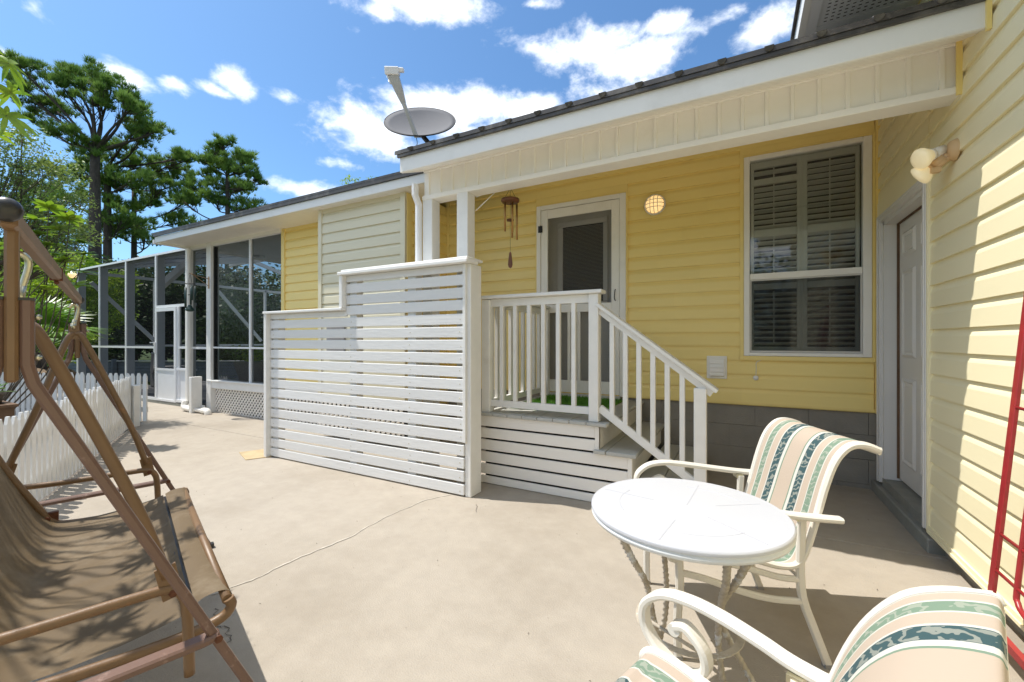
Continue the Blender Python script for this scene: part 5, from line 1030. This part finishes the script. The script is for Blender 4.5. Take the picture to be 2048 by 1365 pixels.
# ------------------------------------------------------------ table and chairs
def table():
    ctr = (-.150, 1.430, 0); t = thing('bistro_table', ctr, 'round white topped bistro table with twisted iron legs', 'table', rot=TH)
    # local x = to the camera's right, local y = away from the camera
    H = .68; Rr = .290
    q = MB(); q.lathe([(0, H), (Rr - .005, H)], seg=72, smooth=False); q.lathe([(Rr - .005, H), (Rr - .001, H - .003), (Rr, H - .006), (Rr, H - .012)], seg=72); q.lathe([(0, H - .034), (Rr - .02, H - .034)], seg=72); tp = q.obj('top_disc', 'table_top', t)
    q = MB(); q.lathe([(Rr, H - .012), (Rr - .004, H - .014), (Rr - .004, H - .019), (Rr - .001, H - .021), (Rr - .001, H - .026), (Rr - .006, H - .034), (Rr - .03, H - .036)], seg=72); q.obj('rim_band', 'table_rim', t)
    q = MB()                                                              # fine inlay joints, a hair proud of the top
    for r0, r1, a in ((.10, .27, 2.5), (.02, .24, 1.0), (.08, .27, -1.15), (.12, .27, -2.2), (.1, .25, .1)):
        q.bar((r0 * math.cos(a), r0 * math.sin(a), H), (r1 * math.cos(a), r1 * math.sin(a), H), .0032, .0012)
    for a0 in (.2, 2.3, 4.2): pts = [(.20 * math.cos(a0 + k * .12), .20 * math.sin(a0 + k * .12), H) for k in range(9)]; q.tube(pts, .0008, 4)
    q.obj('inlay_line', 'inlay', tp)
    def rope(pts, r=.0098):
        P = curve(pts, 14); b = MB()
        n = len(P); sec = [((1 + .22 * (1 if i % 3 == 0 else -.3)) * r * math.cos(2 * math.pi * i / 9), (1 + .22 * (1 if i % 3 == 0 else -.3)) * r * math.sin(2 * math.pi * i / 9)) for i in range(9)]
        vs = []; pv = Vector((1, 0, 0)); dist = 0
        for i in range(n):
            d = (P[min(i + 1, n - 1)] - P[max(i - 1, 0)]).normalized(); x = (pv - d * pv.dot(d)).normalized(); pv = x; y = d.cross(x)
            if i: dist += (P[i] - P[i - 1]).length
            w = dist * 75; k = 1 + .05 * math.sin(dist * 225)
            for s0, s1 in sec: vs.append(P[i] + k * (x * (s0 * math.cos(w) - s1 * math.sin(w)) + y * (s0 * math.sin(w) + s1 * math.cos(w))))
        b.add(vs, [(i * 9 + j, i * 9 + (j + 1) % 9, (i + 1) * 9 + (j + 1) % 9, (i + 1) * 9 + j) for i in range(n - 1) for j in range(9)], True); b.obj('leg', 'table_leg', t)
    rope([(-.235, -.13, .65), (-.19, -.06, .56), (-.09, .10, .38), (-.03, .22, .20), (.014, .305, .08), (.043, .357, .01)])
    rope([(-.05, .12, .65), (.003, .204, .45), (.045, .29, .26), (.055, .335, .12), (.043, .36, .01)])
    rope([(.012, -.235, .65), (.055, -.14, .52), (.085, -.05, .40), (.117, .03, .22), (.15, .035, .01)])
    rope([(.078, -.23, .65), (.088, -.14, .53), (.088, -.05, .41), (.118, .01, .31), (.17, .04, .21), (.24, .06, .09), (.285, .07, .01)])
    q = MB(); pts = [(.02 + .15 * math.cos(a), .03 + .15 * math.sin(a), .30) for a in np.linspace(0, 2 * math.pi, 33)]; q.rbar(pts, .004, .022, (0, 0, 1)); q.obj('ring', 'table_leg', t)
    q = MB(); q.tube([(-.06, .20, .20), (.07, .02, .20)], .006, 8); q.tube([(-.03, .18, .13), (.14, .08, .13)], .006, 8); q.obj('stretcher', 'table_leg', t)
table()

def make_chair(label, short=0, tip=0, low=0):                        # short: how much shallower the seat is
    T = thing('sling_chair', (0, 0, 0), label, 'chair', 'striped sling patio chairs round the bistro table', rot=1e-9); W_ = .50
    for w in (0, W_):
        o = -.012 if w == 0 else .012
        sq = lambda v: v - short * min(max((v - .2) / .23, 0), 1)
        def c2(pts, n=6): return curve([(sq(v), w, z) for v, z in pts], n)
        side = (0, 1, 0)
        q = MB(); q.rbar(c2([(.534, .012), (.486, .14), (.450, .24), (.440, .32), (.440, .42), (.446, .545)], 4), .020, .030, side, .3); lg = q.obj('rear_leg', 'chair_frame', T)
        q = MB(); q.box(sq(.534) - .014, sq(.534) + .014, w - .012, w + .012, 0, .014); q.obj('foot_glide', 'pot_grey', lg)
        q = MB(); q.rbar(c2([(0, .012), (-.002, .15), (.006, .28), (.004, .39), (.02, .425)], 4), .020, .030, side, .3); lg = q.obj('front_leg', 'chair_frame', T)
        q = MB(); q.box(-.014, .014, w - .012, w + .012, 0, .014); q.obj('foot_glide', 'pot_grey', lg)
        q = MB(); q.rbar(c2([(.012, .325), (.10, .305), (.24, .262), (.34, .242), (.446, .238)], 4), .018, .024, side, .3); q.obj('lower_rail', 'chair_frame', T)
        q = MB(); q.rbar(c2([(.012, .388), (.12, .378), (.26, .350), (.36, .325), (.440, .318)], 4), .018, .022, side, .3); q.obj('seat_rail', 'chair_frame', T)
        q = MB(); q.rbar(c2([(.012, .378), (-.02, .375), (-.035, .395), (-.01, .422), (.06, .428), (.16, .415), (.28, .385), (.37, .365), (.43, .375), (.462, .43), (.495, .54), (.53, .67 - low * .6), (.565, .76 - low), (.61, .81 + tip * .3 - low), (.66, .818 + tip * .6 - low * .6), (.715, .80 + tip)], 4), .022, .024, side, .35); q.obj('sling_rail', 'chair_frame', T)
        # arm: a flat bar with a scroll at its front
        ow = o * 2
        arm = curve([(sq(.565), w + ow, .553), (sq(.44), w + ow, .560), (sq(.30), w + ow, .575), (.16, w + ow, .590), (.08, w + ow, .593), (.01, w + ow, .578), (-.04, w + ow, .535), (-.045, w + ow, .480), (-.015, w + ow, .435), (.035, w + ow, .405), (.09, w + ow, .405), (.122, w + ow, .44), (.115, w + ow, .485), (.075, w + ow, .52), (.045, w + ow, .512)], 6)
        q = MB(); q.rbar(arm, .040, .021, side, .3); ar = q.obj('armrest', 'chair_frame', T)
        q = MB(); q.tube([(.045, w + ow - .017, .505), (.045, w + ow + .017, .505)], .016, 14); q.obj('scroll_knob', 'chair_frame', ar)
        q = MB(); q.box(sq(.44) - .015, sq(.44) + .015, w - .006, w + ow * 1.6 if o > 0 else w + .006, .535, .552); q.obj('bracket', 'zinc', T)
    for v, z in ((.715, .80 + tip), (.02, .372), (.43, .330), (.452, .40)):
        q = MB(); q.tube([(sq(v) + (.004 if v > .7 else 0), .005, z - (.012 if v > .7 else 0)), (sq(v) + (.004 if v > .7 else 0), W_ - .005, z - (.012 if v > .7 else 0))], .006, 10); q.obj('cross_bar', 'chair_frame', T)
    prof = curve([(0, sq(v), z) for v, z in [(.02, .372), (-.015, .372), (-.032, .392), (-.008, .424), (.06, .428), (.16, .408), (.28, .375), (.37, .358), (.425, .370), (.456, .43), (.49, .54), (.525, .67 - low * .6), (.562, .765 - low), (.61, .815 + tip * .3 - low), (.66, .824 + tip * .6 - low * .6), (.712, .808 + tip), (.724, .795 + tip)]], 5)
    V = []; F = []; K = len(prof); NW = 12
    for i in range(NW + 1):
        t = i / NW; sg = math.sin(math.pi * t)
        for j, c in enumerate(prof):
            V.append((c.y + .012 * sg * (max(0, 1 - abs(j / K - .72) / .17) if j > K * .55 else 0), .012 + (W_ - .024) * t, c.z + .003 - .018 * sg * (1 if K * .2 < j < K * .55 else .1)))
    for i in range(NW):
        for j in range(K - 1): a = i * K + j; F.append((a, a + 1, a + K + 1, a + K))
    o = np_obj('sling', V, F, 'sling_stripe', T); o.data.polygons.foreach_set('use_smooth', [True] * len(F))
    for w in (.012, W_ - .012):
        q = MB(); q.tube([(c.y, w, c.z + .004) for c in prof], .0035, 6); q.obj('piping', 'chair_frame', o)
    return T
ch = make_chair('striped sling chair facing the round table, near the foot of the porch steps')
ch.location = (-.206, 1.713, 0); ch.rotation_euler = (0, 0, math.atan2(.3987, .9171))
near = make_chair('striped sling chair nearest the camera, cut off by the bottom of the picture', .124, .045, .026)
near.location = (-.357, .676, 0); near.rotation_euler = (0, 0, R(-20)); near.scale = (.973, .973, .945)

# ------------------------------------------------------------ red trellis against the side wall
def trellis():
    t = thing('red_trellis', (.87, 2.2, 0), 'red painted metal trellis leaning on the yellow side wall at the right edge', 'trellis')
    lean = lambda z: .835 + .085 * z
    pt = lambda y, z: (lean(z), y, z)
    for y in (2.315, 1.75): q = MB(); q.bar(pt(y, .0), pt(y, 1.75), .013, .034, up=(0, 1, 0)); q.obj('stile', 'red_metal', t, bevel=.002)
    for z in (.325, .465, .95, 1.35, 1.62): q = MB(); q.tube([pt(2.315, z), pt(1.75, z)], .006, 8); q.obj('rung', 'red_metal', t)
    q = MB(); q.tube(curve([pt(2.16, 1.5), pt(2.16, .9), pt(2.165, .36), pt(2.15, .28), pt(2.09, .255), pt(2.0, .25)], 5), .0085, 10); q.obj('inner_tube', 'red_metal', t)
    q = MB(); q.tube([pt(2.04, 1.4), pt(2.04, .12)], .0085, 10); q.obj('inner_tube', 'red_metal', t)
    q = MB(); q.bar(pt(2.36, .115), pt(1.6, .115), .02, .028); q.obj('base_bar', 'red_metal', t)
trellis()

# ------------------------------------------------------------ satellite dish, wind chimes
def dish():
    Cn = Vector((-2.55, 3.0, 3.17)); n = Vector((.38, -.64, .66)).normalized(); s = n.cross(Vector((0, 0, 1))).normalized(); u = s.cross(n)
    t = thing('satellite_dish', (-2.52, 2.95, 2.88), 'grey satellite dish on the corner of the porch roof', 'satellite dish')
    b = MB(); seg, rg = 40, 7; vs = []; rx, ry = .315, .31
    for side in (0, 1):
        for i in range(rg + 1):
            r = i / rg
            for j in range(seg): a = 2 * math.pi * j / seg; vs.append(Cn + s * rx * r * math.cos(a) + u * ry * r * math.sin(a) + n * (.055 * r * r - .03 - side * .010))
    fs = []; m = (rg + 1) * seg
    for i in range(rg):
        for j in range(seg): a = i * seg + j; a2 = i * seg + (j + 1) % seg; fs.append((a, a2, a2 + seg, a + seg)); fs.append((m + a, m + a + seg, m + a2 + seg, m + a2))
    for j in range(seg): a = rg * seg + j; a2 = rg * seg + (j + 1) % seg; fs.append((a, a2, m + a2, m + a))
    b.add(vs, fs, True); b.obj('reflector', 'dish_grey', t)
    b = MB(); rim = [Cn + s * rx * math.cos(a) + u * ry * math.sin(a) + n * .02 for a in np.linspace(0, 2 * math.pi, 41)]; b.tube(rim, .006, 6); b.obj('rim', 'dark', t)
    foot = Cn - u * .30 - n * .01; lnb = Vector((-2.50, 2.62, 3.36))
    b = MB(); b.rbar([Cn - u * .12 - n * .06, foot + n * .02, foot + (lnb - foot) * .55, foot + (lnb - foot) * .62], .034, .030, s); b.obj('feed_arm', 'dish_arm', t)
    b = MB(); d = (lnb - foot).normalized(); b.sweep([foot + (lnb - foot) * .6, foot + (lnb - foot) * .8, lnb + d * .02], [(-.03, -.02), (.03, -.02), (.03, .02), (-.03, .02)], side=s, smooth=False, scale=[.65, 1.1, 1.35]); b.obj('arm_head', 'dish_arm', t)
    hd = lnb + d * .05
    b = MB(); b.bar(hd - s * .06, hd + s * .055, .07, .06, up=d); b.bar(hd - s * .10 + d * .01, hd - s * .05 + d * .01, .045, .035, up=d); b.obj('receiver_box', 'alu_white', t, bevel=.006)
    b = MB(); e = (Cn - hd).normalized(); b.tube([hd + s * .03 + e * .03, hd + s * .03 + e * .06], .034, 16); b.tube([hd + s * .03 + e * .06, hd + s * .03 + e * .085], .04, 16); b.obj('feed_horn', 'alu_white', t)
    b = MB(); b.tube([Cn - n * .05, Cn - n * .10, Vector((-2.50, 3.12, 2.98)), Vector((-2.50, 3.12, 2.90))], .022, 12); b.box(-2.57, -2.43, 3.05, 3.19, 2.895, 2.925); b.obj('mast', 'dark', t)
    b = MB(); b.tube(curve([foot + n * .02, foot + Vector((0, .0, -.06)), Vector((-2.56, 2.82, 2.83))], 4), .003, 5); b.obj('cable', 'dark', t)
dish()
def chimes():
    c = Vector((-1.70, 3.14, 2.38))
    t = thing('wind_chime', c, 'wind chime of wooden disc and brass tubes hanging under the porch beam', 'wind chime')
    q = MB(); q.lathe([(0, -.016), (.07, -.016), (.078, -.004), (.076, .010), (.05, .018), (0, .018)], c, 28); q.obj('top_disc', 'chime_wood', t)
    q = MB()
    for a in (0, 2.1, 4.2): q.tube([c + Vector((.055 * math.cos(a), .055 * math.sin(a), .01)), c + Vector((0, 0, .105))], .0015, 5)
    q.tube([c + Vector((0, 0, -.01)), c + Vector((0, 0, -.44))], .0012, 5); q.obj('cord', 'dark', t)
    for k, l in enumerate((.30, .27, .22, .20, .25)):
        a = k * 2 * math.pi / 5 + .5; p = c + Vector((.055 * math.cos(a), .055 * math.sin(a), -.03)); q = MB(); q.tube([p, p - Vector((0, 0, l))], .0085, 12); q.tube([p + Vector((0, 0, .02)), p], .0012, 4); q.obj('chime_tube', 'chime_tube', t)
    q = MB(); q.lathe([(0, -.006), (.03, -.006), (.03, .006), (0, .006)], c + Vector((0, 0, -.165)), 18); q.obj('striker', 'chime_wood', t)
    q = MB(); q.v = []; prof = [(0, 0), (.008, -.01), (.016, -.07), (.02, -.105), (.014, -.13), (0, -.138), (-.014, -.13), (-.02, -.105), (-.016, -.07), (-.008, -.01)]; b = c + Vector((0, 0, -.43)); k = len(prof)
    q.v = [(b.x + x, b.y - .004, b.z + z) for x, z in prof] + [(b.x + x, b.y + .004, b.z + z) for x, z in prof]; q.f = [tuple(range(k)), tuple(reversed(range(k, 2 * k)))] + [(i, k + i, k + (i + 1) % k, (i + 1) % k) for i in range(k)]; q.sm = [False] * len(q.f); q.obj('wind_sail', 'chime_wood', t)
    t = thing('chime_bracket', (-1.96, 3.03, 2.44), 'white metal bracket on the porch post holding the wind chime', 'bracket')
    q = MB(); q.tube([(-1.968, 3.03, 2.42), (-1.74, 3.13, 2.508), (-1.70, 3.14, 2.512)], .005, 8); q.tube([(-1.968, 3.02, 2.30), (-1.80, 3.10, 2.475)], .004, 8); q.tube(curve([c + Vector((0, 0, .135)), c + Vector((.018, 0, .12)), c + Vector((0, 0, .10)), c + Vector((-.014, 0, .112))], 4), .003, 6); q.obj('arm', 'vinyl_white', t)
    # green chime on the wing post
    c = Vector((-7.63, 3.50, 2.10)); t = thing('bell_chime', c, 'dark green wind chime with bell shaped weight hanging before the wing post', 'wind chime')
    q = MB(); q.tube([(c.x + .065 * math.cos(a), c.y + .065 * math.sin(a), c.z) for a in np.linspace(0, 6.283, 21)], .004, 6); q.tube(curve([c + Vector((-.03, 0, .15)), c + Vector((0, 0, .17)), c + Vector((.02, 0, .14)), c + Vector((.055, 0, .01))], 4), .003, 5); q.tube([c + Vector((0, 0, .15)), c + Vector((-.06, 0, .01))], .002, 5); q.tube([c + Vector((0, 0, .14)), c + Vector((0, 0, -.36))], .002, 5); q.obj('hanging_ring', 'dark', t)
    for k in range(5): a = k * 1.2566; p = c + Vector((.068 * math.cos(a), .068 * math.sin(a), -.02 - .012 * k)); q = MB(); q.tube([p, p - Vector((0, 0, .24 + .02 * k))], .011, 10); q.obj('chime_tube', 'chime_green', t)
    q = MB(); q.tube([c + Vector((-.05, 0, -.17)), c + Vector((.05, 0, -.17))], .006, 6); q.obj('striker', 'dark', t)
    q = MB(); q.lathe([(0, 0), (.02, -.004), (.035, -.035), (.062, -.075), (.065, -.088), (.03, -.105), (0, -.108)], c + Vector((0, 0, -.33)), 20); q.obj('bell_weight', 'chime_green', t)
    t = thing('chime_hook', (-7.86, 3.88, 2.2), 'copper coloured wall hook holding the green wind chime', 'bracket')
    q = MB(); q.tube([(-7.86, 3.885, 2.24), (-7.63, 3.50, 2.262)], .006, 8); q.tube([(-7.86, 3.885, 2.12), (-7.66, 3.55, 2.258)], .005, 8); q.box(-7.875, -7.845, 3.875, 3.885, 2.08, 2.28); q.obj('arm', 'copper', t)
chimes()
